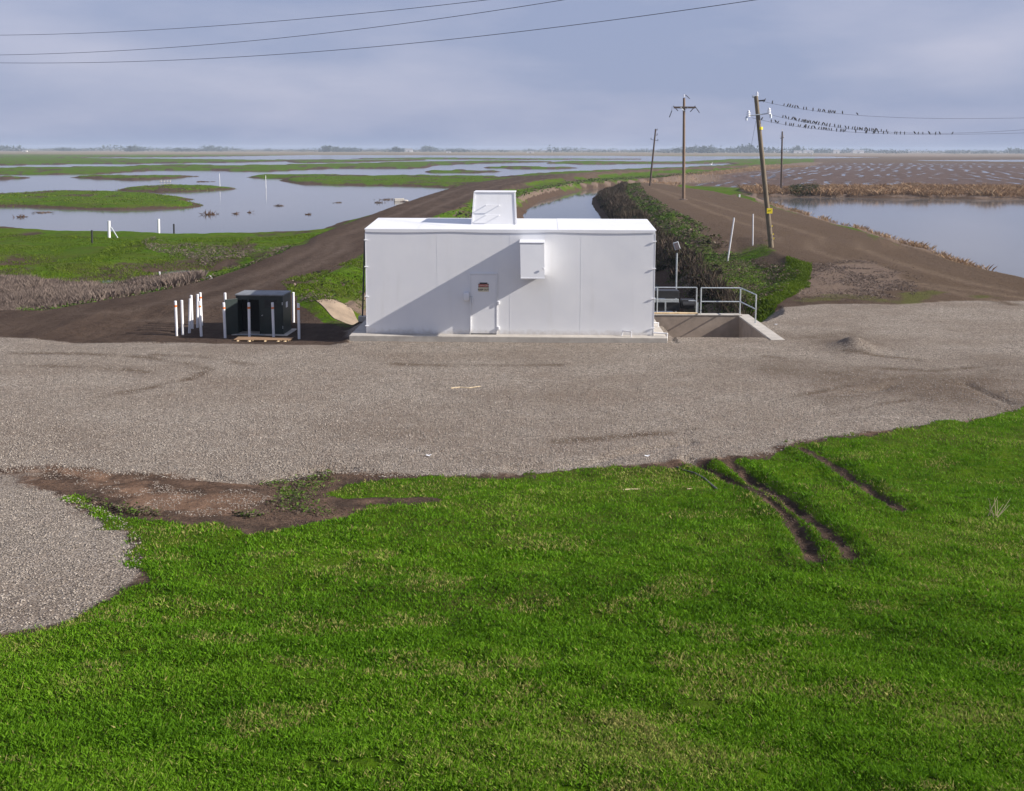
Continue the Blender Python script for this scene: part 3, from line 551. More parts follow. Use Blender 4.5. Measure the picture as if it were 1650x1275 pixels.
# door
door_x = 3.52; dw_ = .84; dh = 2.02
dr = MB().box((door_x, -.035, .03), (door_x + dw_, .0, dh), bev=.004).build('door', M_WHITE, pump)
mb = MB(); mb.box((door_x - .05, -.045, .0), (door_x - .004, -.001, dh + .05)); mb.box((door_x + dw_ + .004, -.045, .0), (door_x + dw_ + .05, -.001, dh + .05)); mb.box((door_x - .004, -.045, dh + .006), (door_x + dw_ + .004, -.001, dh + .05))
mb.build('door_frame', M_WHITE, pump, bev=.003)
MB().box((door_x, -.05, .0), (door_x + dw_, -.002, .026)).build('threshold', M_BLACK, pump)
MB().box((door_x - .03, -.10, .1), (door_x + .005, -.046, 1.18), bev=.006).build('lock_bar', M_WHITE, dr)
MB().box((door_x + .02, -.075, 1.04), (door_x + .075, -.036, 1.24), bev=.01).build('handle', M_WHITE, dr)
for zz in (.16, 1.02): MB().box((door_x + dw_ + .052, -.085, zz), (door_x + dw_ + .115, -.001, zz + .11), bev=.012).build('hinge', M_WHITE, pump)
lb = MB(); lb.box((door_x - .24, -.19, 1.16), (door_x - .055, -.002, 1.42), bev=.03); lb.build('junction_box', M_WHITE, pump, smooth=True)
MB().tube((door_x - .06, -.1, 1.29), (door_x + .06, -.1, 1.29), .012, n=8).build('padlock_hasp', M_GALV, pump)
# warning sign on the door: DANGER / KEEP OUT
sg = thing('warning_sign', bo + Matrix.Rotation(BROT, 3, 'Z') @ Vector((door_x + .42, -.037, 1.45)), 'small DANGER KEEP OUT sign on the white metal door', 'sign', rz=BROT)
MB().box((-.175, -.006, .145), (.175, 0, .265)).build('danger_panel', M_LETTER, sg)
MB().box((-.155, -.009, .16), (.155, -.0065, .25)).build('red_field', M_RED, sg)
MB().box((-.175, -.006, .0), (.175, 0, .143)).build('keep_out_panel', M_CREAM, sg)
MB().box((-.13, -.006, .268), (.13, 0, .305)).build('header_strip', M_LETTER, sg)
def text(name, body, size, loc, m, parent, rx=90):
    cu = bpy.data.curves.new(name, 'FONT'); cu.body = body; cu.size = size; cu.align_x = 'CENTER'; cu.extrude = .0012; cu.offset = .0022
    t = bpy.data.objects.new(name, cu); COL.objects.link(t); dg = bpy.context.evaluated_depsgraph_get(); me = bpy.data.meshes.new_from_object(t.evaluated_get(dg))
    bpy.data.objects.remove(t); me.materials.clear(); me.materials.append(m); o = link(bpy.data.objects.new(name, me), parent); o.location = loc; o.rotation_euler = (R(rx), 0, 0); return o
text('danger_lettering', 'DANGER', .088, (0, -.0105, .176), M_LETTERW, sg)
text('keep_out_lettering', 'KEEP OUT', .082, (0, -.0075, .04), M_LETTER, sg)
# intake hood on the wall
hx0, hx1, hz0, hz1, hp = 5.17, 5.95, 2.03, 3.17, 1.0
mb = MB(); t = .015
ht = .12; mb.hexa([(hx0 + .03, -hp, hz0), (hx1 + .02, -hp, hz0), (hx1 + .02, -hp + t, hz0), (hx0 + .03, -hp + t, hz0), (hx0, -hp + ht, hz1), (hx1, -hp + ht, hz1), (hx1, -hp + t + ht, hz1), (hx0, -hp + t + ht, hz1)])
mb.hexa([(hx0 + .03, -hp + t, hz0 + .02), (hx0 + .045, -hp + t, hz0 + .02), (hx0 + .045, -.001, hz0), (hx0 + .03, -.001, hz0), (hx0, -hp + t + ht, hz1), (hx0 + t, -hp + t + ht, hz1), (hx0 + t, -.001, hz1 + .011), (hx0, -.001, hz1 + .011)])
mb.hexa([(hx1 + .005, -hp + t, hz0 + .02), (hx1 + .02, -hp + t, hz0 + .02), (hx1 + .02, -.001, hz0), (hx1 + .005, -.001, hz0), (hx1 - t, -hp + t + ht, hz1), (hx1, -hp + t + ht, hz1), (hx1, -.001, hz1 + .011), (hx1 - t, -.001, hz1 + .011)])
hood = mb.build('intake_hood', M_WHITE, pump)
mb = MB(); mb.hexa([(hx0 - .02, -hp + .10, hz1 + .001), (hx1 + .02, -hp + .10, hz1 + .001), (hx1 + .02, -.001, hz1 + .012), (hx0 - .02, -.001, hz1 + .012), (hx0 - .02, -hp + .10, hz1 + .016), (hx1 + .02, -hp + .10, hz1 + .016), (hx1 + .02, -.001, hz1 + .027), (hx0 - .02, -.001, hz1 + .027)])
mb.build('hood_top', M_WHITE, hood)
MB().box((hx0 + .02, -hp - .012, hz0 - .012), (hx1 + .03, -hp + .02, hz0 + .02), bev=.004).build('hood_lip', M_WHITE, hood)
MB().box((hx1 - .05, -hp - .03, hz0 + .3), (hx1 + .01, -hp - .001, hz0 + .36), bev=.01).build('hood_latch', M_WHITE, hood)
# roof vent housing
vx0, vx1 = 3.48, 5.0; vy0, vy1 = 1.15, 2.35; vz0 = BH + .06; vz1 = vz0 + 1.13
vp = [(vx0, vy0, vz0), (vx1, vy0, vz0), (vx1 - .02, vy1, vz0), (vx0 + .02, vy1, vz0)]; vt = [(vx0 + .08, vy0 + .16, vz1), (vx1 - .06, vy0 + .16, vz1), (vx1 - .08, vy1, vz1), (vx0 + .1, vy1, vz1)]
vent = MB().hexa(vp + vt).build('roof_vent', M_WHITE, pump, bev=.006)
def lerp(a, b, t): return Vector(a) * (1 - t) + Vector(b) * t
for (a, b) in ((vp[0], vt[0]), (vp[1], vt[1])):
    d = Vector((0, -.02, 0)); MB().hexa([Vector(a) + d + Vector((-.03, 0, 0)), Vector(a) + d + Vector((.03, 0, 0)), Vector(a) + Vector((.03, .02, 0)), Vector(a) + Vector((-.03, .02, 0)), Vector(b) + d + Vector((-.03, 0, 0)), Vector(b) + d + Vector((.03, 0, 0)), Vector(b) + Vector((.03, .02, 0)), Vector(b) + Vector((-.03, .02, 0))]).build('edge_trim', M_WHITE, vent)
MB().box((vx0 + .05, vy0 + .13, vz1 + .001), (vx1 - .03, vy1 + .03, vz1 + .03), bev=.006).build('vent_lid', M_WHITE, vent)
for zf_ in (.32, .62):
    pL = lerp(lerp(vp[0], vt[0], zf_), lerp(vp[1], vt[1], zf_), .30); pR = lerp(lerp(vp[0], vt[0], zf_), lerp(vp[1], vt[1], zf_), .62); off = Vector((0, -.13, 0))
    MB().path([pL, pL + off, pR + off, pR], .012, 8).build('grab_bar', M_WHITE, vent)
# slab
Rz = Matrix.Rotation(BROT, 3, 'Z')
slab = MB(); slab.box((-.52, -.42, -.16 - SLAB), (BL + .42, BD + .9, 0), bev=.015)
o = slab.build('concrete_slab', M_CONC); o.location = bo; o.rotation_euler = (0, 0, BROT); tag(o, 'long pale concrete slab under the white pump building', 'slab')
# dark conduit at the left rear corner
a = Vector(at(589, 378, 35.2)); b = Vector(at(585, 513, 35.0)); b.z = max(b.z, H(b.x, b.y))
cd = thing('conduit_riser', b, 'thin dark conduit rising beside the left end of the white building', 'pipe')
MB().tube(Vector((0, 0, 0)), a - b, .03, n=10).build('pipe', M_BLACK, cd, smooth=True); MB().box((-.14, -.14, -.12), (.14, .14, .09), bev=.03).build('footing', M_CONC, cd)
# little white pipes on and beside the slab
def pipe_loop(name, pts, r, label, m=M_WHITE2):
    b0 = Vector(pts[0]); o = MB().path([Vector(p) - b0 for p in pts], r, 10).build(name, m, smooth=True); o.location = b0; return tag(o, label, 'pipe')
w = lambda x, y, z: bo + Rz @ Vector((x, y, z))
pipe_loop('white_pipe', [w(8.86, -.28, -.14), w(8.86, -.28, .17), w(8.60, -.1, .17), w(8.55, -.1, .0)], .02, 'thin bent white pipe on the front edge of the slab')
pipe_loop('white_pipe', [w(9.62, -.04, .10), w(10.06, -.14, .10), w(10.06, -.14, -.14)], .022, 'white elbow pipe off the right end of the building, nearer the viewer')
pipe_loop('white_pipe', [w(9.62, 1.6, .14), w(9.98, 1.6, .14), w(9.98, 1.6, -.05)], .022, 'white elbow pipe off the right end of the building, farther back')

# ------------------------------------------------------------------ concrete basin, railing, trash rack, lamp
x0, y0, x1, y1 = BAS
bas = thing('concrete_basin', (x0, y0, 0), 'sunken concrete basin with a flared wing wall right of the building', 'basin')
def bx(a, b): return MB().box((a[0] - x0, a[1] - y0, a[2]), (b[0] - x0, b[1] - y0, b[2]), bev=.012)
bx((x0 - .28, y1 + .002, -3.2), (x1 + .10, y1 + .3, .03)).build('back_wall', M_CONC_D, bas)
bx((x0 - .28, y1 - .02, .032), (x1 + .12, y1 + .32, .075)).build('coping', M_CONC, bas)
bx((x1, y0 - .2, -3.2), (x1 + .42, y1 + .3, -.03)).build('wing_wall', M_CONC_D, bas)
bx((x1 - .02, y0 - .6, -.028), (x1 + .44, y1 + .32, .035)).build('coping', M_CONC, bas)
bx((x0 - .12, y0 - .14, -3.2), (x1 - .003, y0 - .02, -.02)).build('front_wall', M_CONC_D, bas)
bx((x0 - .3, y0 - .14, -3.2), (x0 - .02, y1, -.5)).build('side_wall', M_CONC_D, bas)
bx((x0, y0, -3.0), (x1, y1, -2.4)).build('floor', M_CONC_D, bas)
rail = thing('safety_railing', (x1, y1 + .15, .075), 'galvanised two-rail pipe railing around the back and right of the basin', 'railing')
ry = y1 + .15
def rp3(x, y, z): return Vector((x - x1, y - ry, z - .075))
posts = [(5.9 - .35, ry), (7.05, ry), (7.22, ry), (x1 + .06, ry), (x1 + .22, ry - 1.75)]
for (px_, py_) in posts: MB().tube(rp3(px_, py_, .036 if py_ < ry else .076), rp3(px_, py_, 1.08), .026, n=10).build('post', M_GALV, rail, smooth=True)
for zz in (1.08, .55):
    MB().path([rp3(7.22, ry, zz), rp3(x1 + .06, ry, zz), rp3(x1 + .22, ry - 1.75, zz)], .024, 10).build('rail', M_GALV, rail, smooth=True)
MB().path([rp3(4.3, ry, 1.09), rp3(7.05, ry, 1.09)], .024, 10).build('rail', M_GALV, rail, smooth=True)
MB().path([rp3(6.75, ry, .58), rp3(7.05, ry, .58)], .02, 10).build('rail', M_GALV, rail, smooth=True)
rack = thing('trash_rack_machine', (5.6, 37.4, 0), 'dark conveyor machine with a grey trough behind the railing', 'machine')
MB().box((-1.5, 0, .55), (.93, .5, .84), bev=.01).build('hood', M_BLACK, rack); MB().box((-1.5, -.12, .40), (.9, .0, .53), bev=.01).build('trough', M_GALV, rack)
MB().box((-1.5, -.05, .05), (.95, .45, .38), bev=.01).build('lower_frame', M_BLACK, rack)
MB().box((1.0, -.06, .14), (1.55, .25, .50), bev=.03).build('motor', M_BLACK, rack); MB().tube((1.05, -.1, .32), (1.5, -.1, .32), .12, n=16).build('gearbox', M_BLACK, rack)
for xx in (-.55, .35, 1.6): MB().box((xx, -.16, 0), (xx + .06, -.125, .40)).build('leg', M_GALV, rack)
tb = MB().box((-.0, 0, 0), (2.1, .16, .05), bev=.005).build('timber_plank', M_LUMBERL); tb.location = (5.0, 36.46, .08); tag(tb, 'yellowish plank lying on the back wall of the basin', 'plank')
lp = at(1090, 482, 39.5); lampb = Vector((lp.x, 39.5, min(H(lp.x, 39.5), -.1)))
fl = thing('flood_lamp', lampb, 'floodlight on a thin grey pole against the dark bank', 'lamp post')
topz = at(1089, 408, 39.5).z - lampb.z
MB().tube((0, 0, -.2), (0, 0, topz), .035, n=10).build('pole', M_GALV, fl, smooth=True)
rot = Matrix.Rotation(R(-18), 3, 'Y') @ Matrix.Rotation(R(-12), 3, 'X')
MB().box((-.13, -.05, topz + .14), (.09, .05, topz + .46), rot, .012).build('lamp_head', M_GALV, fl); MB().box((-.11, -.075, topz + .165), (.07, -.052, topz + .435), rot).build('lens', M_LAMPG, fl)
MB().tube((0, 0, topz), (.03, 0, topz + .2), .025, n=8).build('bracket', M_BLACK, fl)
MB().box((-.5, -.35, -.6), (.3, .3, .12), bev=.03).build('footing', M_CONC, fl)

# concrete apron by the left bank
ap = [(-7.9, 38.55), (-6.9, 37.05), (-5.7, 36.95), (-6.15, 38.0), (-6.7, 39.3)]
mb = MB(); mb.bm.faces.new([mb.bm.verts.new((x, y, 0)) for x, y in ap]); bmesh.ops.triangulate(mb.bm, faces=mb.bm.faces[:]); bmesh.ops.subdivide_edges(mb.bm, edges=mb.bm.edges[:], cuts=9, use_grid_fill=True); bmesh.ops.triangulate(mb.bm, faces=mb.bm.faces[:])
for v in mb.bm.verts: v.co.z = H(v.co.x, v.co.y) + .035
ex = bmesh.ops.extrude_face_region(mb.bm, geom=mb.bm.faces[:])
for v in [g_ for g_ in ex['geom'] if isinstance(g_, bmesh.types.BMVert)]: v.co.z -= .25
o = mb.build('concrete_apron', simple('sandy_concrete', (0.27, 0.205, 0.145), .95, .3, 1.6, dirt=(.10, .075, .055)), smooth=True); tag(o, 'beige sloping concrete apron half buried in the weedy left bank', 'concrete slope')

# ------------------------------------------------------------------ cabinet, bollards, pallet
cb = P(420, 541, -.28); cab = thing('electrical_cabinet', (cb[0], cb[1] + .05, -.28), 'dark green steel cabinet with an open door, behind white bollards', 'cabinet', rz=R(-3))
cab_w = .84; cd_ = 1.0; ch = 1.42
mb = MB(); tk = .03
mb.box((-cab_w, .9 * cd_, .05), (cab_w, cd_, ch)); mb.box((-cab_w, 0, .05), (-cab_w + tk, .899 * cd_, ch)); mb.box((cab_w - tk, 0, .05), (cab_w, .899 * cd_, ch))
mb.box((-.02, 0, .05), (.02, .899 * cd_, ch - .001)); mb.box((.021, .02, .051), (cab_w - tk - .001, .05, ch - .001)); mb.box((-cab_w + tk, .0, ch - .14), (-.021, .03, ch - .002)); mb.box((-.45, .02, .06), (-.4, .06, ch - .15))
mb.build('body', M_DARKG, cab); MB().box((-cab_w + .04, .5, .06), (-.03, .88, ch - .15)).build('shaded_switch_panel', M_INSIDE, cab)
MB().box((-cab_w - .03, -.04, ch + .001), (cab_w + .03, cd_ + .03, ch + .05), bev=.01).build('lid', M_DARKTOP, cab)
for k in range(6): MB().box((.18, -.012, 1.02 + k * .045), (.62, .019, 1.04 + k * .045)).build('vent_louvre', M_BLACK, cab)
MB().tube((.09, -.04, .72), (.09, .02, .72), .02, n=10).build('latch', M_GALV, cab)
for zz in (.25, 1.1): MB().tube((cab_w - .02, -.012, zz), (cab_w - .02, -.012, zz + .1), .014, n=8).build('hinge', M_GALV, cab)
od = MB().box((0, -.46, .07), (.035, 0, ch - .09), Matrix.Rotation(R(-48), 3, 'Z'), .005).build('door', M_DARKG, cab); od.location = (-cab_w - .12, .02, 0)
MB().box((-.02, -.26, 1.05), (.0, -.22, 1.2), bev=.004).build('handle', M_PORC, od)
MB().box((cab_w + .001, .35, .95), (cab_w + .012, .55, 1.15)).build('data_plate', M_PORC, cab)
MB().box((-1.0, -.15, -.1), (1.0, 1.15, .045), bev=.015).build('base', M_CONC, cab); MB().box((-.8, -.2, .046), (.2, -.16, .08)).build('sill_strip', M_GALV, cab)
bl = [(286, 486, 542, 1, 'leftmost white bollard of the row by the dirt road'), (295.6, 482, 540, 0, 'second white bollard from the left, beside the dirt road'), (306, 481, 536, 0, 'third white bollard from the left, leaning slightly right'),
      (311, 476.5, 532, 0, 'fourth white bollard from the left end, close to the leaning one'), (319, 473, 528.5, 0, 'white bollard just before the far corner of the left row'), (326.2, 469.5, 525, 1, 'far corner white bollard of the left row, tallest in the picture there'),
      (325.5, 487, 543, 1, 'near white bollard with orange tape right of the left row'), (366, 470.5, 526, 0, 'far white bollard just left of the dark cabinet'), (364, 487, 545, 1, 'near white bollard with orange tape left of the open cabinet door'),
      (403, 488, 545, 1, 'shaded bollard with orange tape in front of the open cabinet'), (442, 488, 545, 1, 'shaded bollard with orange tape in front of the closed cabinet half'), (474, 474, 520.5, 0, 'far grey bollard just right of the dark cabinet'), (483, 490, 547, 1, 'rightmost near bollard in the shadow beside the pallet')]
lean = {2: .07, 4: .05}
for k, (px_, t_, b_, tape, lab) in enumerate(bl):
    x_, y_ = P(px_, b_, -.28); h = 1.23 if k not in (11,) else 1.14
    o = thing('bollard', (x_, y_, H(x_, y_)), lab, 'bollard', 'white bollards around the dark cabinet')
    lx_ = lean.get(k, random.uniform(-.02, .02))
    MB().tube((0, 0, -.1), (lx_, 0, h), .046, n=16).build('post', M_WHITE2, o, smooth=True); MB().tube((lx_ , 0, h + .001), (lx_, 0, h + .02), .048, .038, n=16).build('cap', M_WHITE2, o, smooth=True)
    if tape: MB().tube((lx_ * .8, 0, h - .2), (lx_ * .86, 0, h - random.uniform(.12, .15)), .0482, n=16, cap=False).build('tape', M_ORANGE, o)
p0 = P(423, 549.5, -.18); pal = thing('wooden_pallet', (p0[0], p0[1] + .15, H(p0[0], p0[1] + .1)), 'flat wooden pallet with pale sawn ends lying in front of the cabinet', 'pallet', rz=R(-2))
for k in range(3): MB().box((-.98, -.1 + k * .18, .05), (.95, .02 + k * .18, .075), bev=.003).build('board', M_LUMBER, pal)
for xx in (-.9, -.42, .05, .55, .8): MB().box((xx, -.22, .0), (xx + .06, .38, .046), Matrix.Rotation(R(random.uniform(-12, 12)), 3, 'Z'), .003).build('runner', M_LUMBERL, pal)

# ------------------------------------------------------------------ utility poles
def base_at(px, py, z=0.0):
    x, y = P(px, py, z); return Vector((x, y, H(x, y)))
def insul(c, r, parent, m=M_PORC, n=12):
    mb = MB()
    for k in range(3): mb.tube(c + Vector((0, 0, k * r * .75)), c + Vector((0, 0, k * r * .75 + r * .45)), r, r * .75, n)
    mb.ball(c + Vector((0, 0, r * 2.3)), r * .6, n=n); return mb.build('insulator', m, parent, smooth=True)
b = base_at(1245, 399); Yp = b.y; top = at(1219, 155, Yp); pole1 = thing('utility_pole', b, 'leaning grey wooden utility pole with a yellow marker plate, birds on its wires', 'utility pole', 'utility poles along the levees')
tv = top - b; MB().tube((0, 0, -.4), tv, .17, .13, 16).build('pole', M_POLE2, pole1, smooth=True)
s2 = at(1206, 187, Yp) - b; s3 = at(1239, 183, Yp) - b
MB().path([s2 + Vector((0, -.15, 0)), s3 + Vector((0, -.15, 0))], .035).build('crossarm', M_GALV, pole1)
for q in (s2, s3): insul(q + Vector((0, -.15, -.05)), .14, pole1)
for q, s_ in ((s2, -1), (s3, 1)): insul(q + Vector((.12 * s_, -.15, -.28)), .09, pole1, M_GALV)
insul(at(1221, 154, Yp) - b + Vector((0, 0, -.02)), .09, pole1); MB().box(tv + Vector((-.22, -.08, -.1)), tv + Vector((.14, .08, .03)), bev=.02).build('pole_cap', M_GALV, pole1)
MB().path([at(1219, 163, Yp) - b, at(1232, 162, Yp) - b], .05).build('dead_end_clamp', M_BLACK, pole1)
yl = at(1240, 340, Yp) - b; MB().box(yl + Vector((-.19, -.21, -.16)), yl + Vector((.17, -.19, .18)), bev=.004).build('marker_plate', M_YELLOW, pole1); 
MB().path([yl + Vector((-.12, -.222, -.03)), yl + Vector((-.04, -.222, .07)), yl + Vector((.03, -.222, .0)), yl + Vector((.12, -.222, .1))], .008, 6).build('plate_scribble', M_LETTER, pole1)
for q in (at(1226, 207, Yp), ): MB().tube(q - b + Vector((0.0, 0, -.09)), q - b + Vector((-.01, 0, .09)), .165, n=16).build('yellow_band', M_YELLOW, pole1)
for (a_, b_) in ((1243, 364), (1244.5, 377), (1245.5, 384)):
    q = at(a_, b_, Yp) - b; MB().box(q + Vector((.02, -.2, -.05)), q + Vector((.07, -.17, .05))).build('tag', M_YELLOW, pole1)
MB().path([at(1219, 195, Yp) - b, at(1211, 238, Yp) - b], .008).build('guy_wire', M_WIRE, pole1)
b = base_at(1102.5, 322); Yp2 = b.y; pole2 = thing('utility_pole', b, 'upright reddish brown pole with a wooden crossarm standing on the bare levee', 'utility pole', 'utility poles along the levees')
MB().tube((0, 0, -.3), at(1103.3, 158, Yp2) - b, .21, .15, 16).build('pole', M_POLE, pole2, smooth=True)
MB().box(at(1086, 175, Yp2) - b + Vector((0, -.3, 0)), at(1121, 172, Yp2) - b + Vector((0, -.16, 0)), bev=.01).build('crossarm', M_POLED, pole2)
for pr in (((1097, 173), (1103, 179)), ((1109, 173), (1103, 179))): MB().path([at(*pr[0], Yp2) - b + Vector((0, -.3, 0)), at(*pr[1], Yp2) - b + Vector((0, -.22, 0))], .03).build('brace', M_GALV, pole2)
for a_, c_ in (((1105.8, 153.2), (1112.4, 159.3)), ((1086, 170.8), (1093.7, 179)), ((1083.4, 179), (1079.4, 189.6)), ((1120.5, 170.8), (1128.4, 182.2)), ((1119.6, 173), (1113, 180.6))):
    a3 = at(*a_, Yp2) - b; c3 = at(*c_, Yp2) - b; mb = MB(); mb.tube(a3, c3, .02, n=6)
    for q in range(5): mb.tube(a3.lerp(c3, q / 5), a3.lerp(c3, q / 5 + .13), .075, .05, 8)
    mb.build('insulator_string', M_BLACK, pole2)
MB().path([at(1084, 172, Yp2) - b, at(1083.4, 179, Yp2) - b], .02).build('jumper', M_WIRE, pole2)
insul(at(1103.5, 156, Yp2) - b, .1, pole2)
MB().ball((0, 0, 0), .55, (1, 1, .3)).build('soil_collar', simple('loose_soil', (.11, .08, .065), .95, .3, 6), pole2)
b = base_at(1048, 299.5); Yp3 = b.y; pole3 = thing('utility_pole', b, 'dark leaning pole with three side insulators, left of the crossarm pole', 'utility pole', 'utility poles along the levees')
MB().tube((0, 0, -.3), at(1057.5, 208, Yp3) - b, .18, .13, 14).build('pole', M_POLED, pole3, smooth=True)
for (a_, c_) in (((1056, 226), (1050, 225)), ((1056, 226), (1061, 227)), ((1057, 218), (1060, 218)), ((1057, 210), (1060, 210))):
    MB().path([at(*a_, Yp3) - b, at(*c_, Yp3) - b], .035, 8).build('bracket', M_BLACK, pole3); insul(at(*c_, Yp3) - b, .1, pole3, M_BLACK)
b = base_at(1259.8, 308, -.3); Yp4 = b.y; pole4 = thing('utility_pole', b, 'distant thin pole with a short crossarm standing at the far shore of the pond', 'utility pole', 'utility poles along the levees')
MB().tube((0, 0, -.5), at(1261.5, 212, Yp4) - b, .17, .12, 14).build('pole', M_POLED, pole4, smooth=True)
MB().path([at(1258.5, 223, Yp4) - b, at(1264, 222, Yp4) - b], .06, 8).build('crossarm', M_POLED, pole4)
for q in (1258.5, 1264, 1261.5): insul(at(q, 221 if q != 1261.5 else 211, Yp4) - b, .09, pole4, M_STUMP)

# wires with perched birds
def curve_wire(name, pts, r, label, group):
    b0 = Vector(pts[0]); mb = MB()
    for a_, c_ in zip(pts[:-1], pts[1:]): mb.tube(Vector(a_) - b0, Vector(c_) - b0, r, r, 6, cap=False)
    o = mb.build(name, M_WIRE, smooth=True); o.location = b0; return tag(o, label, 'wire', group)
def interp(ctrl, n):
    xs_ = np.array([c[0] for c in ctrl], float); ys_ = np.array([c[1] for c in ctrl], float)
    k = np.polyfit(xs_, ys_, 4 if len(ctrl) > 5 else 3); q = np.linspace(xs_[0], xs_[-1], n); return q, np.polyval(k, q), k
def wdepth(px): return Yp + (px - 1220) * .012
wires = [([(1229, 163.5), (1240, 165.5), (1262, 170.5), (1300, 177), (1360, 184), (1400, 187), (1480, 190.6), (1550, 191.3), (1626, 190.6), (1800, 184)], 'upper', [127, 175, 247, 270, 285, 300, 315, 332, 368, 385, 426, 460, 470, 487, 497, 522, 532, 543, 555, 562, 608, 700]),
         ([(1240, 184.5), (1265, 190.5), (1300, 197.5), (1350, 205), (1420, 212.2), (1500, 215.2), (1560, 214), (1626, 211), (1800, 198)], 'middle', [240, 258, 275, 298, 312, 320, 340, 358, 366, 374, 382, 392, 400, 410, 424, 436, 447, 462, 485, 498, 512, 530, 560, 582, 595, 628, 645, 670, 685, 700, 712, 720, 730, 748, 760, 775, 790, 802, 812, 822, 848, 880]),
         ([(1212, 190), (1228, 193.5), (1265, 201), (1340, 210.3), (1400, 214.6), (1500, 216.6), (1560, 216.5), (1626, 215), (1800, 207)], 'lower', [110, 168, 196, 210, 258, 282, 292, 305, 335, 347, 375, 382, 398, 418, 436, 462, 478, 490, 500, 510, 525, 540, 572, 597, 605, 615, 625, 690, 752, 758, 800, 808, 830, 862, 888, 932, 944, 966, 992, 1055, 1077, 1105, 1145, 1184, 1210, 1288])]
def bird_mesh(variant):
    mb = MB(); tl = [0, R(12), R(-10)][variant]; rt = Matrix.Rotation(R(32) + tl, 3, 'Y')
    mb.ball((0, 0, .12), .062, (.9, .85, 1.55), rt, 12); mb.ball((.055, 0, .215), .036, (1.1, .95, .95), n=10)
    mb.tube((.085, 0, .215), (.125, 0, .208), .011, .002, 6)
    tail = Matrix.Rotation(R(32) + tl, 3, 'Y'); a_ = Vector((0, 0, .12)) + tail @ Vector((0, 0, -.07)); c_ = Vector((0, 0, .12)) + tail @ Vector((0, 0, -.20))
    mb.hexa([a_ + Vector((-.012, -.02, 0)), a_ + Vector((.012, -.02, 0)), a_ + Vector((.012, .02, 0)), a_ + Vector((-.012, .02, 0)), c_ + Vector((-.008, -.026, 0)), c_ + Vector((.006, -.026, 0)), c_ + Vector((.006, .026, 0)), c_ + Vector((-.008, .026, 0))])
    for s in (-.02, .02): mb.tube((0, s, .0), (0, s, .07), .006, .006, 5)
    return mb
protos = [bird_mesh(k).build('perched_bird', M_BIRD, smooth=True) for k in range(3)]
used_b = [False] * 3
for ctrl, nm, birds in wires:
    q, yy, k = interp(ctrl, 60); pts = [at(a_, b_, wdepth(a_)) for a_, b_ in zip(q, yy)]
    curve_wire('power_line', pts, .009, {'upper': 'top wire right of the leaning pole, carrying the fewest birds', 'middle': 'middle wire right of the leaning pole, crowded with birds', 'lower': 'lowest wire right of the leaning pole, with birds along most of it'}[nm], 'bird covered wires')
    for i, bxp in enumerate(birds):
        px_ = 1200 + bxp / 3.837; p_ = at(px_, np.polyval(k, px_), wdepth(px_)); v_ = random.randrange(3)
        if used_b[v_]: o = protos[v_].copy(); COL.objects.link(o)
        else: o = protos[v_]; used_b[v_] = True
        o.location = p_; o.rotation_euler = (0, 0, random.choice([R(60), R(75), R(40), R(50), R(20), R(160)]) + random.uniform(-.3, .3)); sc = random.uniform(.68, .9); o.scale = (sc, sc, sc)
        lab = 'black bird perched in the row on the %s wire right of the leaning pole' % nm; grp = 'birds on the %s wire' % nm
        if nm == 'upper' and bxp == 700: lab = 'lone black bird farthest right on the top wire'
        if nm == 'lower' and bxp == 1288: lab = 'single black bird farthest right of all, on the lowest wire'
        if nm == 'lower' and bxp == 110: lab = 'black bird on the lowest wire closest to the leaning pole'
        if nm == 'upper' and bxp == 127: lab = 'black bird on the top wire closest to the leaning pole'
        tag(o, lab, 'bird', grp)
# overhead lines top left: one vertical plane passing over the yard
A_, B_ = Vector((-60, 78, 0)), Vector((26, 20, 0))
def in_plane(px, py):
    d = ray(px, py); n_ = Vector((-(B_ - A_).y, (B_ - A_).x, 0)); t_ = A_.dot(n_) / (d.x * n_.x + d.y * n_.y); return Vector((0, 0, CAMZ)) + d * t_
for ctrl, lab in (([(-120, 56), (26, 56.5), (200, 51), (400, 38), (530, 27), (760, 3), (1000, -28)], 'uppermost of the three wires crossing the upper left sky'), ([(-120, 89.5), (26, 88), (110, 85.5), (300, 75.5), (420, 65), (600, 44), (730, 27), (900, 2), (1100, -32)], 'middle of the three wires crossing the upper left sky'),
                  ([(-120, 99), (26, 101), (140, 101), (270, 98), (420, 90), (560, 79.5), (826, 52), (1030, 27), (1200, 3), (1400, -28)], 'lowest and longest of the three wires crossing the upper left sky')):
    q, yy, k = interp(ctrl, 70); curve_wire('power_line', [in_plane(a_, b_) for a_, b_ in zip(q, yy)], .011, lab, 'overhead wires upper left')

# ------------------------------------------------------------------ stakes and posts
def post(name, px0, py0, px1, py1, z, r, m, label, cat, group=None, yoff=0, n=10):
    b = base_at(px0, py0, z); tp = at(px1, py1, b.y) - b; o = MB().tube((0, 0, -.25), tp, r, r * .95, n).build(name, m, smooth=True); o.location = b; return tag(o, label, cat, group)
post('marker_stake', 1173, 405, 1184, 351, 0, .05, M_WHITE2, 'pale stake leaning right in the weeds left of the big pole', 'stake'); post('marker_stake', 1214, 392, 1214.5, 345, 0, .045, M_WHITE2, 'upright pale stake close to the leaning utility pole', 'stake')
b = base_at(177, 387, -.9); wp = thing('standpipe', b, 'white standpipe with a slanting brace on the grassy shore', 'pipe')
MB().tube((0, 0, -.2), at(176.5, 356, b.y) - b, .11, .11, 14).build('pipe', M_WHITE2, wp, smooth=True); e = at(194, 389, b.y) - b; MB().tube(at(180, 366, b.y) - b, e, .045, .045, 8).build('brace', M_GALV, wp)
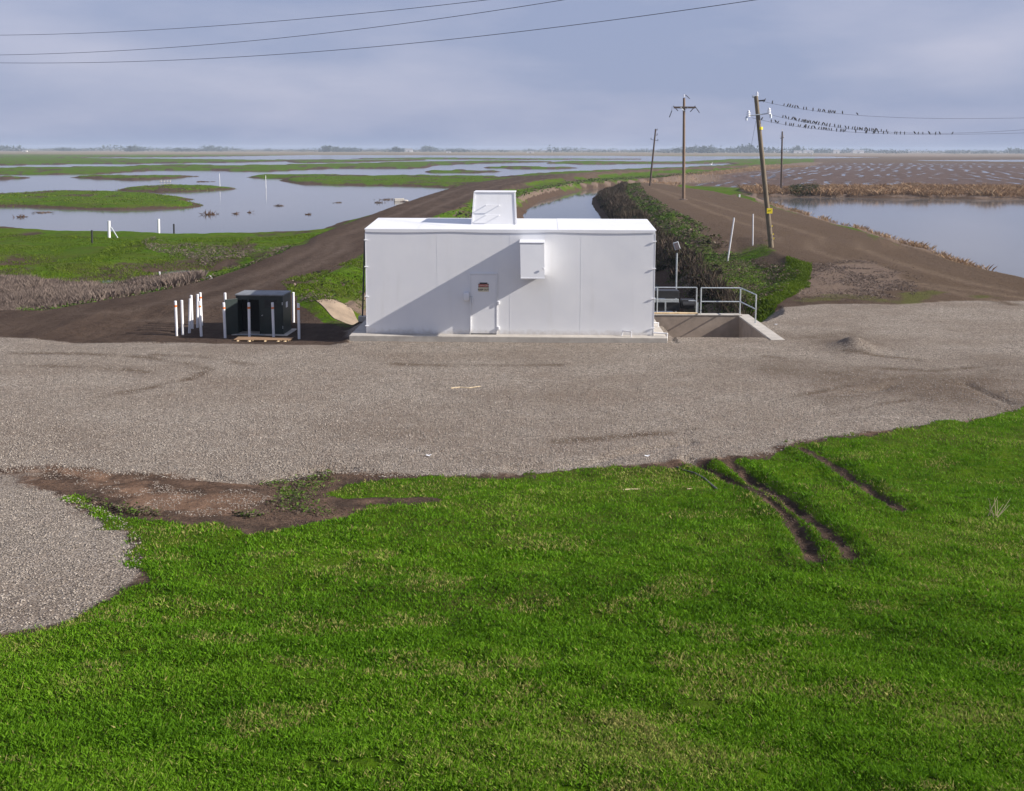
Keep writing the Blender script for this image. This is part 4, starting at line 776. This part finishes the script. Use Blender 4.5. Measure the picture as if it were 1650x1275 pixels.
post('standpipe', 257, 381.5, 256.5, 353, -1.1, .11, M_WHITE2, 'plain white standpipe at the water edge', 'pipe'); post('dark_post', 149.5, 395, 149, 371, -.8, .07, M_BLACK, 'short black post left of the braced white pipe', 'post'); post('dark_post', 281.5, 381.5, 281, 361, -1.1, .075, M_BLACK, 'short black post right of the plain white pipe', 'post')
post('gauge_pole', 355.5, 300.5, 354.5, 280, -1.2, .055, M_WHITE2, 'thin white pole standing in open water, left one of two', 'pole'); post('gauge_pole', 429.5, 303, 429, 283, -1.2, .06, M_WHITE2, 'thin white pole standing in open water before the grassy spit', 'pole')
post('standpipe', 258, 443, 258, 438, -1.0, .05, M_WHITE2, 'tiny white pipe standing in the field puddle', 'pipe')
post('standpipe', 1192, 317, 1192.5, 313.5, -.2, .12, M_WHITE2, 'tiny white pipe by the pond corner', 'pipe'); post('standpipe', 1217, 302, 1217, 297.5, -.5, .14, M_WHITE2, 'small white pipe in front of the ploughed field', 'pipe')
# egret and ducks
def fowl(name, px, py, z, size, m, label, cat, group=None):
    x_, y_ = P(px, py, z); mb = MB(); s = size
    mb.ball((0, 0, s * .45), s * .4, (1.4, .8, .75), n=12); mb.tube((s * .35, 0, s * .55), (s * .52, 0, s * 1.15), s * .12, s * .08, 8); mb.ball((s * .56, 0, s * 1.2), s * .14, (1.2, .9, .9)); mb.tube((s * .68, 0, s * 1.2), (s * .92, 0, s * 1.16), s * .045, s * .01, 6); mb.tube((-s * .4, 0, s * .5), (-s * .8, 0, s * .6), s * .2, s * .05, 8)
    o = mb.build(name, m, smooth=True); o.location = (x_, y_, z); return tag(o, label, cat, group)
fowl('egret', 1146.5, 267, -1.1, 1.1, M_LITTER, 'white egret standing in the far pond behind the poles', 'bird')
for k, a_ in enumerate((260, 265, 270, 274.5)): fowl('duck', a_, 294, -1.2, .45, M_STUMP, 'pale duck floating in the small row on the open water', 'duck', 'row of ducks on the marsh')
# debris in the marsh
def debris(px, py, wpx, label, m=M_DEBRIS, n=26, hgt=.35):
    x_, y_ = P(px, py, ZW); wm = wpx / FPX * y_; mb = MB()
    for k in range(n):
        c_ = Vector((random.gauss(0, wm * .25), random.gauss(0, wm * .3), random.uniform(-.03, .1))); a_ = random.uniform(0, 6.28); l_ = random.uniform(.2, .6) * (wm * .4 + .2)
        d_ = Vector((math.cos(a_) * l_, math.sin(a_) * l_, random.uniform(0, hgt) * random.random())); mb.tube(c_, c_ + d_, .03 + wm * .008, .012, 5)
    for k in range(5): mb.ball((random.gauss(0, wm * .2), random.gauss(0, wm * .2), 0), random.uniform(.1, .22) * (wm * .3 + .4), (1.5, 1.2, .6), n=8)
    o = mb.build('debris_clump', m); o.location = (x_, y_, ZW); tag(o, label, 'debris', 'flotsam in the marsh')
debris(612, 327, 16, 'dark driftwood clump in the water left of the road bend'); debris(625, 322, 24, 'longer dark driftwood row behind the driftwood clump'); debris(652, 325, 18, 'driftwood against the shore below the road')
debris(450, 332, 14, 'small dark clump in open water under the grassy spit'); debris(37, 350, 18, 'brown clump at the left edge of the near water', M_REED); debris(70, 343, 28, 'thin dark row of weed in the near water at far left', n=20, hgt=.1)
debris(338, 346, 20, 'reddish tuft of reeds in open water', M_REED, 40, .7); debris(381, 345, 10, 'small reddish tuft right of the larger one', M_REED, 20, .4); debris(403, 343, 7, 'tiny brown tuft farther right in open water', M_REED, 14, .3); debris(498, 346, 10, 'faint tuft in the water near the road', M_REED, 14, .3); debris(544, 327, 14, 'thin clump in the water before the driftwood', M_DEBRIS, 14, .2)
debris(330, 293, 26, 'thin weed line in the water beyond the small island', M_REED, 20, .2); debris(153, 309, 10, 'tuft on the tip behind the near island', M_REED, 20, .5)
o = MB().box((-.7, -.3, 0), (.7, .3, .45), Matrix.Rotation(.3, 3, 'Z'), .05).ball((.9, .1, .1), .3, (1.6, 1, .6)).build('concrete_block', M_STUMP); q = P(644, 325, ZW); o.location = (q[0], q[1], ZW); tag(o, 'pale block standing in the water by the driftwood', 'block')
x_, y_ = P(322, 449.5, -.4); o = MB().tube((-.55, 0, .12), (.3, .1, .16), .17, .17, 14, cap=False).tube((.3, .1, .1), (.6, .05, .28), .12, .16, 10).build('culvert_pipe', M_WHITE2, smooth=True); o.location = (x_, y_, H(x_, y_)); tag(o, 'broken white culvert pipe end beside the puddle', 'pipe')
# foreground bits
def stick(name, pts, r, m, label, cat='stick'):
    P3 = [Vector((*PG(*p[:2]), 0)) for p in pts]
    for q in P3: q.z = H(q.x, q.y) + r * .6
    b0 = P3[0].copy(); mb = MB()
    for i in range(len(P3) - 1): mb.tube(P3[i] - b0, P3[i + 1] - b0, r * (1 - .6 * i / len(P3)), r * (1 - .6 * (i + 1) / len(P3)), 7)
    o = mb.build(name, m, smooth=True); o.location = b0; return tag(o, label, cat)
stick('dry_stick', [(728, 627), (742, 625.5), (757, 626), (775, 623.5)], .022, M_STICK, 'pale broken stick lying alone on the gravel')
br = stick('fallen_branch', [(1156, 787), (1149, 781), (1135, 772), (1120, 765), (1104, 760), (1091, 754)], .02, M_BRANCH, 'thin dark fallen branch lying on the grass left of the rut', 'branch')
stick('dry_stick', [(1005, 792), (1018, 791), (1032, 790)], .012, M_STICK, 'short straw coloured stick in the grass near the branch'); stick('dry_stick', [(1108, 792), (1116, 791.5)], .012, M_STICK, 'tiny pale twig just left of the branch butt end')
for (a_, b_, lab) in ((1251, 523.5, 'white scrap of litter on the gravel right of the basin'), (691, 735, 'white scrap of litter near the lower gravel edge'), (1043, 737, 'small white scrap on the gravel above the grass')):
    x_, y_ = PG(a_, b_); mb = MB(); mb.box((-.045, -.025, 0), (.035, .025, .012), Matrix.Rotation(.2, 3, 'Y'), .006).box((.01, -.01, .006), (.065, .025, .018), Matrix.Rotation(-.3, 3, 'Y'), .006); o = mb.build('litter', M_LITTER); o.location = (x_, y_, H(x_, y_) + .012); tag(o, lab, 'litter')
# dry stems bottom right
x_, y_ = PG(1600, 832); mb = MB()
for k in range(9): mb.tube((random.uniform(-.08, .08), random.uniform(-.08, .08), -.02), (random.uniform(-.28, .28), random.uniform(-.15, .15), random.uniform(.15, .36)), .008, .003, 5)
o = mb.build('dry_weed', M_STICK); o.location = (x_, y_, H(x_, y_)); tag(o, 'dead straw coloured weed stalks at the right edge of the lawn', 'weed')
# clods and stones thrown up beside the ruts and on the scoured edge: one scatter
def stones(name, cnt, sampler, rmin, rmax, m, label=None):
    base = np.array([(1, 0, 0), (-1, 0, 0), (0, 1, 0), (0, -1, 0), (0, 0, 1), (0, 0, -1)], float); tri = np.array([(0, 2, 4), (2, 1, 4), (1, 3, 4), (3, 0, 4), (2, 0, 5), (1, 2, 5), (3, 1, 5), (0, 3, 5)])
    xs_, ys_ = sampler(cnt); c = len(xs_); z_ = hz(xs_, ys_); r = rng.uniform(rmin, rmax, c) * rng.uniform(.6, 1, c)
    V_ = base[None] * (r[:, None, None] * rng.uniform(.5, 1.2, (c, 6, 1))) * np.array([1, 1, .65])[None, None]
    V_ = V_ + np.stack([xs_, ys_, z_ + r * .2], -1)[:, None]
    F_ = tri[None] + (np.arange(c) * 6)[:, None, None]; o = mesh_np(name, V_.reshape(-1, 3), F_.reshape(-1, 3), m, k=3); tag(o, kind='stuff', label=label); return o
def in_poly(pg, cnt, jitter=0, fn=None):
    a = np.array(pg); lo = a.min(0); hi = a.max(0)
    def s(c=cnt):
        xs_ = rng.uniform(lo[0], hi[0], c * 3); ys_ = rng.uniform(lo[1], hi[1], c * 3); k = sdf(pg, xs_, ys_) < 0
        if fn is not None: k &= fn(xs_, ys_)
        return xs_[k][:c], ys_[k][:c]
    return s
def vgrass_stones(c):
    u = rng.uniform(-.56, .56, c); py = rng.uniform(560, 800, c); Yg = np.array([PG(826, p)[1] for p in np.linspace(560, 800, 60)]); yy = np.interp(py, np.linspace(560, 800, 60), Yg)
    xs_ = u * yy; k = (sdf(gravel, xs_, yy) < .2) & (sdf(lawn, xs_, yy) > .1) & ~((xs_ > -5.6) & (xs_ < 9.3) & (yy > 31.4)); return xs_[k], yy[k]
stones('loose_gravel', 60000, vgrass_stones, .012, .03, simple('gravel_stone', (.28, .245, .21), .9, .6, 9, bump=.3), 'loose grey stones covering the yard')
stones('loose_gravel', 16000, in_poly(gravel2, 16000, fn=lambda a, b: (b > 6) & (a > -9)), .01, .026, bpy.data.materials['gravel_stone'], 'loose grey stones in the lower left corner')
stones('loose_gravel', 2600, in_poly(redp, 2600, fn=lambda a, b: fbm(a / .5, b / .5, 119) > .45), .008, .02, bpy.data.materials['gravel_stone'], 'stones strewn on the reddish soil')
stones('soil_clods', 2600, in_poly(redp, 2600, fn=lambda a, b: fbm(a / .6, b / .6, 121) > .52), .006, .016, simple('clod_soil', (.085, .057, .042), .95, .3, 9), 'small dark clods on the reddish soil')
def rutside(c):
    out = []
    for r_ in ruts:
        r_ = np.array(r_); k = rng.integers(0, len(r_) - 1, c // 3); t = rng.random(c // 3)[:, None]; p = r_[k] * (1 - t) + r_[k + 1] * t; out.append(p + rng.normal(0, .22, p.shape))
    o_ = np.concatenate(out); return o_[:, 0], o_[:, 1]
stones('soil_clods', 500, rutside, .012, .035, bpy.data.materials['clod_soil'], 'brown clods thrown up along the wheel ruts')
stones('soil_clods', 1500, in_poly(brownp, 1500), .01, .028, bpy.data.materials['clod_soil'], 'brown clods and roots between gravel and grass')

# ------------------------------------------------------------------ vegetation scatters
def blades(name, xs_, ys_, h, w, m, tint, label, leanf=.5, leafy=False, zoff=0.0):
    c = len(xs_); z_ = hz(xs_, ys_) - .01 + zoff; a = rng.uniform(0, 2 * np.pi, c); ln = leanf * h * rng.uniform(.2, 1.3, c); b = rng.uniform(0, 2 * np.pi, c)
    dx, dy = np.cos(a) * w / 2, np.sin(a) * w / 2; lx_, ly_ = np.cos(b) * ln, np.sin(b) * ln
    B = np.stack([xs_, ys_, z_], -1)
    if leafy:
        hb = h * rng.uniform(.0, .85, c); o1 = np.stack([lx_ * .2, ly_ * .2, hb], -1)
        p0 = B + o1; tip = p0 + np.stack([lx_, ly_, (h - hb) * rng.uniform(-.2, 1, c)], -1) * (w / np.maximum(h, .01))[:, None] * 1.6
        m_ = (p0 + tip) / 2; s_ = np.stack([dx, dy, rng.uniform(-.4, .4, c) * w], -1)
        V_ = np.stack([p0, m_ + s_, tip, m_ - s_], 1)
    else:
        s_ = np.stack([dx, dy, 0 * dx], -1); md = B + np.stack([lx_ * .35, ly_ * .35, h * .6], -1); tp = B + np.stack([lx_, ly_, h], -1)
        V_ = np.stack([B - s_, B + s_, md + s_ * .7, tp], 1)
    F_ = (np.arange(c) * 4)[:, None] + np.arange(4)[None]
    o = mesh_np(name, V_.reshape(-1, 3), F_, m, {'tint': np.repeat(tint, 4)}, k=4); tag(o, label, kind='stuff'); return o
def fan(c, p0, p1, zfun=PG, u0=-.57, u1=.57):
    tab = np.linspace(p0, p1, 80); Yt = np.array([zfun(826, p)[1] for p in tab]); py = rng.uniform(p0, p1, c); yy = np.interp(py, tab, Yt); yy = yy * rng.uniform(.995, 1.005, c); return rng.uniform(u0, u1, c) * (yy + .3), yy
# lawn
xs_, ys_ = fan(520000, 665, 1320); LL = fbm(xs_ / 1.5, ys_ / .7, 71); wxx = (fbm(xs_ / 3.1, ys_ / 3.1, 3) - .5) * 2; wyy = (fbm(xs_ / 3.1, ys_ / 3.1, 9) - .5) * 2
dl_ = np.minimum(sdf(lawn, xs_ + wxx * .25, ys_ + wyy * .35) + (fbm(xs_ / 1.1, ys_ / 1.1, 43) - .5) * .9 + (fbm(xs_ / .4, ys_ / .4, 97) - .5) * .5, sdf(lawn_sprig, xs_, ys_)); dru_ = np.full(xs_.shape, 9.)
for r_ in ruts: dru_ = np.minimum(dru_, pline(r_, xs_ + wxx * .12, ys_ + wyy * .12))
k = (dl_ < rng.normal(-.02, .06, len(xs_))) & ((dru_ > .07 + .12 * rng.random(len(xs_)))) & (fbm(xs_ / .5, ys_ / .3, 77) > .22) & (rng.random(len(xs_)) > .3 * np.clip((fbm(xs_ / 2.2, ys_ / 1.0, 123) - .60) * 12, 0, 1))
xs_, ys_, LL, dru_ = xs_[k], ys_[k], LL[k], dru_[k]; cnt = len(xs_); yel = fbm(xs_ / 4, ys_ / 2, 79)
tint = np.clip(.2 + .65 * LL + rng.normal(0, .14, cnt) + .25 * (yel > .55) * (yel - .45) * 3 - .3 * np.exp(-((dru_ - .3) / .2) ** 2), 0, .95); tint = np.where(rng.random(cnt) < .012, 1.0, tint)
strw = fbm(xs_ / 1.1, ys_ / .6, 125); tint = np.where((strw > .62) & (rng.random(cnt) < .35), .97, tint); hh = (.022 + .055 * fbm(xs_ / .35, ys_ / .35, 73)) * rng.uniform(.6, 1.25, cnt) + .015 * np.exp(-((dru_ - .34) / .14) ** 2)
blades('lawn_grass', xs_, ys_, hh, .007 + .0011 * ys_ * .6, M_GRASS, tint, 'short bright green grass on the near slope', .8)
def region(name, pg, cnt, h0, h1, w0, w1, m, t0, t1, label, leafy=False, lean_=.5, fn=None, patch=None, feather=1.0):
    xs_, ys_ = in_poly(pg, cnt, fn=fn)(cnt); nn = fbm(xs_ / 1.3, ys_ / 1.3, 83); k = sdf(pg, xs_, ys_) < -(fbm(xs_ / 1.1, ys_ / 1.6, 85) - .3) * feather * rng.uniform(.2, 1.6, len(xs_)); xs_, ys_, nn = xs_[k], ys_[k], nn[k]
    if patch is not None: k = nn > patch; xs_, ys_, nn = xs_[k], ys_[k], nn[k]
    c = len(xs_); tint = np.clip(t0 + (t1 - t0) * (nn * .7 + rng.random(c) * .5 - .1), 0, 1)
    if m is M_WEED: bm_ = (fbm(xs_ / 2.3, ys_ / 3.4, 127) > .50) & (rng.random(c) < .72); tint = np.where(bm_, np.where(rng.random(c) < .5, rng.uniform(0, .2, c), rng.uniform(.84, 1, c)), tint)
    lump = fbm(xs_ / 3.5, ys_ / 6, 87); h = rng.uniform(h0, h1, c) * (.5 + nn) * (.35 + 1.3 * lump); return blades(name, xs_, ys_, h, rng.uniform(w0, w1, c), m, tint, label, lean_, leafy)
bank_r = [(7.4, 37.4), (8.9, 37.5), (9.3, 38.4), (10.8, 40.8), (12.6, 43.6), (14, 47), (15.4, 51), (15.8, 55), (15.2, 60), (14.3, 68), (13.6, 74), (14.6, 84), (14.8, 93), (15.4, 105), (17.5, 135), (19, 165), (22, 182), (16, 178), (13.2, 150), (11.6, 117), (10.6, 95), (9.9, 75), (9.4, 60), (8.6, 48), (6.2, 41)]
ndirt = lambda a, b: (hz(a, b) > -1.95)
region('bank_weeds', bank_r, 110000, .06, .3, .03, .10, M_WEED, -.1, 1.1, 'mixed green and brown weeds on the right canal bank', True, .9, fn=lambda a, b: ndirt(a, b) & (b < 75), patch=.3)
region('bank_weeds', [p for p in poly([(1198, 512), (1250, 494), (1308, 464), (1310, 426), (1268, 414), (1252, 438), (1205, 458), (1170, 488)], -.02)], 44000, .05, .15, .02, .05, M_FGRASS, .0, .8, 'bright green grass mound beside the basin', False, .8)
bb_ = [(9.2, 38.5), (9.5, 50), (9.9, 75), (10.5, 95), (11.4, 117), (12.9, 150), (15.5, 176), (22, 184), (19.5, 165), (16.8, 140), (15.2, 118), (14.2, 100), (13.2, 88), (12.6, 74), (12.0, 60), (10.6, 46), (9.8, 38.5)]
region('bank_brush', bb_, 80000, .08, .42, .04, .12, M_BRUSHD, .0, 1.1, 'dark tangled brush along the right side of the canal', True, .8, fn=ndirt, patch=.44)
region('bank_weeds', [(10.8, 60), (11.5, 75), (12.6, 95), (13.4, 117), (15.5, 150), (18, 176), (25, 190), (22, 165), (19.5, 140), (18, 118), (17, 100), (16.4, 84), (15.4, 74), (14.4, 60)], 26000, .1, .35, .08, .2, M_WEED, 0, 1, 'patchy weeds on the crest above the dark bank', True, .9, patch=.46)
region('bank_brush', bb_, 26000, .25, .7, .012, .03, M_BRUSHD, .4, 1, 'thin dark stems on the right side of the canal', False, .5, fn=ndirt)
def brush_clumps(name, centres, m, label, n=260):
    Vs, Ts = [], []
    for (cx, cy, rr) in centres:
        d = rng.normal(0, 1, (n, 3)); d /= np.linalg.norm(d, axis=1)[:, None]; rad = rr * rng.random(n) ** .45; p = d * rad[:, None] * np.array([1, 1.2, .75])
        c = np.array([cx, cy, H(cx, cy) + rr * .25]) + p; q = rng.normal(0, 1, (n, 4, 3)) * (.035 + .05 * rr) * rng.uniform(.6, 1.6, (n, 1, 1)); Vs.append(c[:, None] + q); Ts.append(np.repeat(np.clip(rng.uniform(0, .7) + rng.normal(0, .2, n), 0, 1), 4))
    V_ = np.concatenate([v.reshape(-1, 3) for v in Vs]); o = mesh_np(name, V_, np.arange(len(V_)).reshape(-1, 4), m, {'tint': np.concatenate(Ts)}); tag(o, label, kind='stuff')
edge_ = [(9.2, 46), (9.7, 60), (10.2, 75), (11, 95), (11.6, 117), (13.2, 150), (16.5, 178)]
cs_ = []
for _ in range(110):
    k = rng.integers(0, 6); t = rng.random(); cx = edge_[k][0] * (1 - t) + edge_[k + 1][0] * t; cy = edge_[k][1] * (1 - t) + edge_[k + 1][1] * t
    cs_.append((cx + abs(rng.normal(0, 1.1)) - .15, cy, rng.uniform(.14, .46)))
brush_clumps('bank_brush', cs_, M_BRUSHD, 'rounded dark bushes along the right bank of the canal')
lb_ = [(-5, 41.5), (-8.6, 38.5), (-9.8, 42.5), (-10.8, 46), (-9.2, 52), (-8.4, 60), (-7.8, 75), (-6.5, 95), (-4.5, 120), (-1, 150), (6, 185), (18, 225), (60, 290), (48, 262), (13.5, 203), (3.5, 160), (.8, 138), (-.8, 111), (-3.2, 88), (-4.6, 66), (-5.4, 52)]
region('bank_weeds', lb_, 42000, .1, .34, .05, .16, M_WEED, .2, .78, 'green weeds along the left canal bank below the dirt road', True, .9, fn=lambda a, b: (hz(a, b) > -1.2) & (b < 70), patch=.36)
region('bank_weeds', lb_, 30000, .25, .6, .14, .34, M_WEED, .25, .72, 'distant green weeds along the left canal bank', True, .9, fn=lambda a, b: (hz(a, b) > -1.2) & (b > 62), patch=.38)
region('bank_grass', [(-5.8, 38.8), (-8.2, 38.3), (-9.8, 42.0), (-11.2, 46), (-9.6, 52), (-8.8, 60), (-8.2, 75), (-6, 80), (-5.4, 60), (-5.6, 48), (-5.2, 42)], 36000, .03, .11, .015, .04, M_FGRASS, -.2, 1.0, 'uneven grass on the left bank beside the building', False, 1.0, patch=.40)
region('bank_litter', [(-5.6, 38.2), (-8.4, 37.9), (-9.6, 40.5), (-8.6, 43), (-5.6, 42)], 7000, .03, .12, .02, .05, M_DRY, -.2, .8, 'dry weeds round the concrete apron', True, 1.2, patch=.5)
region('dry_brush', [p for p in poly([(-60, 470), (26, 450), (100, 455), (180, 458), (260, 450), (330, 446), (330, 458), (230, 474), (130, 488), (26, 505), (-60, 520)], -.5)], 130000, .18, .5, .006, .016, M_DRY, 0, 1, 'dry greyish brown brush between the green field and dirt road', False, .45, patch=.34)
region('road_edge_weeds', poly([(26, 512), (130, 494), (230, 478), (330, 456), (400, 434), (480, 400), (480, 393), (400, 425), (330, 447), (230, 468), (130, 484), (26, 500)], -.15), 16000, .1, .3, .04, .1, M_WEED, .25, .75, 'low green weeds along the left edge of the dirt road', True, .9, patch=.42)
lf_ = poly([(-100, 372), (200, 384), (400, 384), (520, 378), (520, 384), (400, 425), (330, 444), (100, 448), (-100, 445)], -.7)
region('field_grass', lf_, 60000, .03, .12, .02, .05, M_FGRASS, .0, .9, 'uneven green grass on the left field', False, 1.2, patch=.40)
region('field_weeds', poly([(225, 392), (330, 394), (470, 400), (480, 408), (400, 428), (330, 418), (230, 404)], -.6), 14000, .06, .2, .03, .09, M_DRY, 0, .8, 'dead brown growth on the low earth berm', True, 1.2, patch=.5)
for li_, cn_ in ((0, 9000), (1, 4000), (2, 3000), (3, 7000)):
    region('island_grass', [(x, y) for x, y in lands[li_] if x > -95] if li_ == 0 else lands[li_], cn_, .05, .2, .06, .14, M_FGRASS, -.3, 1.15, ['rough grass on the near low island', 'rough grass on the small island', 'rough grass on the thin farther island', 'rough grass on the grassy spit'][li_], False, 1.0, patch=.50, feather=.8)
region('reeds', reedbank, 90000, .22, .85, .03, .08, M_REED, -.1, 1.05, 'tan reeds along the far shore of the right pond', False, 1.0, fn=lambda a, b: a < 130, patch=.36)
region('tan_grass', spur, 60000, .2, .55, .05, .13, M_REED, .25, 1, 'tan dry grass strip leading to the ploughed field', False, .7, fn=lambda a, b: b < 420)
region('green_bushes', poly([(1272, 306), (1320, 306), (1320, 312), (1272, 312)], -.4), 5000, .8, 1.7, .15, .3, M_WEED, .1, .5, 'dark green bush among the tan reeds', True, .6)
xs_, ys_ = [], []
for (ax, ay), (bx_, by_) in zip(pond[8:-1], pond[9:]):
    n_ = int(math.hypot(bx_ - ax, by_ - ay) * 60); t_ = rng.random(n_); xs_.append(ax + (bx_ - ax) * t_ + rng.normal(-.35, .35, n_)); ys_.append(ay + (by_ - ay) * t_ + rng.normal(-.35, .35, n_))
xs_, ys_ = np.concatenate(xs_), np.concatenate(ys_); nn = fbm(xs_ / 1.6, ys_ / 1.6, 91); k = (nn > .47) & (ys_ > 40); xs_, ys_, nn = xs_[k], ys_[k], nn[k]
blades('shore_reeds', xs_, ys_, rng.uniform(.15, .5, len(xs_)) * (nn * 1.6), rng.uniform(.015, .04, len(xs_)), M_REED, rng.uniform(.3, 1, len(xs_)), 'tufts of tan reeds along the near shore of the right pond', .8)
region('dry_litter', poly([(1270, 470), (1300, 425), (1400, 408), (1500, 440), (1480, 478), (1400, 490), (1290, 492)]), 16000, .02, .09, .015, .045, M_DRY, -.1, .9, 'dead plant litter on the bare ground right of the green mound', False, 2.0, patch=.44, feather=5.0)
def road_fn(a, b): return (np.minimum(sdf(left_road, a, b), sdf(right_levee, a, b)) < .2) & (sdf(gravel, a, b) > .1) & ((np.abs(a) > 6) | (b > 60)) & (fbm(a / 1.3, b / 2.4, 117) > .53)
for pg_, cnt_, lab_ in ((poly([(-300, 560), (-300, 500), (300, 440), (540, 360), (800, 280), (900, 288), (600, 440), (592, 550)]), 9000, 'dark earth clods along the left dirt road'), (poly([(1000, 296), (1100, 296), (1330, 350), (1700, 455), (1800, 500), (1220, 500), (1100, 380)]), 14000, 'dark earth clods on the right levee')):
    stones('earth_clods', cnt_, in_poly(pg_, cnt_, fn=road_fn), .01, .035, bpy.data.materials['clod_soil'], lab_)
# weeds at the foot of the leaning pole and odd tufts in the bare soil
for pg_, cnt_, lab_ in ((poly([(1200, 396), (1240, 386), (1250, 402), (1235, 410), (1205, 408)]), 3500, 'weeds round the foot of the leaning utility pole'), (polyg([(120, 795), (200, 815), (300, 826), (430, 828), (430, 836), (280, 838), (190, 832)]), 9000, 'broad leaved weeds at the lower edge of the bare soil'), (polyg([(400, 775), (540, 752), (560, 775), (520, 800), (560, 835), (420, 835), (440, 800)]), 3500, 'sparse roots and weeds on the brown soil')):
    region('weed_tufts', pg_, cnt_, .05, .14, .02, .05, M_WEED, .3, 1, lab_, True, .9, patch=.42)

# ------------------------------------------------------------------ far trees and buildings
def far_trees():
    Vs, Ts = [], []
    def clump(px, wpx, hpx, Yd, n):
        cx = (px - 826) / FPX * Yd; w_ = wpx / FPX * Yd; h_ = hpx / FPX * Yd
        a_ = rng.normal(0, .32, (n, 2)); zz = rng.beta(1.6, 2.2, n) * (1 - np.clip(np.abs(a_[:, 0]), 0, .95) ** 2 * .9)
        c = np.stack([cx + a_[:, 0] * w_, Yd + a_[:, 1] * w_ * .6, -.6 + zz * h_], -1); s = h_ * .10 * rng.uniform(.5, 1.4, (n, 1, 1))
        q = rng.normal(0, 1, (n, 4, 3)) * s; Vs.append(c[:, None] + q); Ts.append(np.repeat(rng.uniform(0, 1, n), 4))
    px = -250
    while px < 1950:
        w_ = rng.uniform(14, 46); hgt = rng.uniform(3.0, 5.0) + 2.6 * (vnoise(np.array([px / 70.]), np.array([2.]), 5)[0] > .58) + (1.5 if 1050 < px < 1420 else 0)
        clump(px, w_, hgt * 1.35, rng.uniform(2400, 2900), 150); px += w_ * rng.uniform(.25, .6)
    for px, w_, h_ in ((528, 14, 12), (548, 18, 8), (560, 20, 7), (575, 22, 7), (640, 20, 9), (650, 34, 6), (740, 28, 7), (104, 20, 7), (215, 12, 9), (292, 18, 7), (310, 30, 7), (1110, 20, 10), (1133, 18, 12), (1090, 24, 8), (1190, 46, 11), (1203, 22, 15), (1170, 40, 8), (1330, 40, 6), (1440, 30, 6), (1560, 50, 5)):
        clump(px, w_, h_, rng.uniform(2200, 2500), 260)
    V_ = np.concatenate([v.reshape(-1, 3) for v in Vs]); F_ = np.arange(len(V_)).reshape(-1, 4)
    o = mesh_np('distant_trees', V_, F_, M_TREES, {'tint': np.concatenate(Ts)}); tag(o, 'hazy line of far trees along the horizon', kind='stuff')
far_trees()
def farhouse(px, py, wpx, hpx, Yd, label):
    x_ = (px - 826) / FPX * Yd; w_ = wpx / FPX * Yd; h_ = hpx / FPX * Yd; o = thing('farm_building', (x_, Yd, -.7), label, 'building', 'pale buildings on the horizon')
    MB().box((-w_ / 2, 0, 0), (w_ / 2, w_ * .4, h_)).build('wall', M_FARW, o); mb = MB(); mb.bm.faces.new([mb.bm.verts.new(p) for p in ((-w_ / 2, -.3, h_), (w_ / 2, -.3, h_), (w_ / 2, w_ * .2, h_ * 1.45), (-w_ / 2, w_ * .2, h_ * 1.45))]); mb.bm.faces.new([mb.bm.verts.new(p) for p in ((-w_ / 2, w_ * .4 + .3, h_), (w_ / 2, w_ * .4 + .3, h_), (w_ / 2, w_ * .2, h_ * 1.45 + .01), (-w_ / 2, w_ * .2, h_ * 1.45 + .01))]); mb.build('roof', M_FARR, o)
    MB().box((-w_ * .1, -.25, 0), (w_ * .1, -.01, h_ * .7)).build('door', M_FARR, o)
for px_, w_, h_, Yd, lab in ((1283, 12, 3, 2300, 'far pale building, leftmost of the cluster right of the leaning pole'), (1300, 16, 3.4, 2350, 'far wide pale building second in the cluster right of the leaning pole'), (1345, 10, 4, 2300, 'far pale building in the middle of the cluster behind the birds'), (1380, 18, 3.6, 2400, 'far long pale building right end of the cluster behind the birds'), (1305.5, 3.5, 3, 1500, 'tiny white shed in front of the far cluster'), (855, 12, 2.2, 1900, 'far white low building straight above the roof vent'), (724, 8, 2, 1900, 'far white low building left of the roof vent line'), (45, 8, 2, 1900, 'far white low building at the left horizon'), (660, 12, 4, 2400, 'far pale building among trees left of centre')):
    farhouse(px_, 240, w_, h_, Yd, lab)
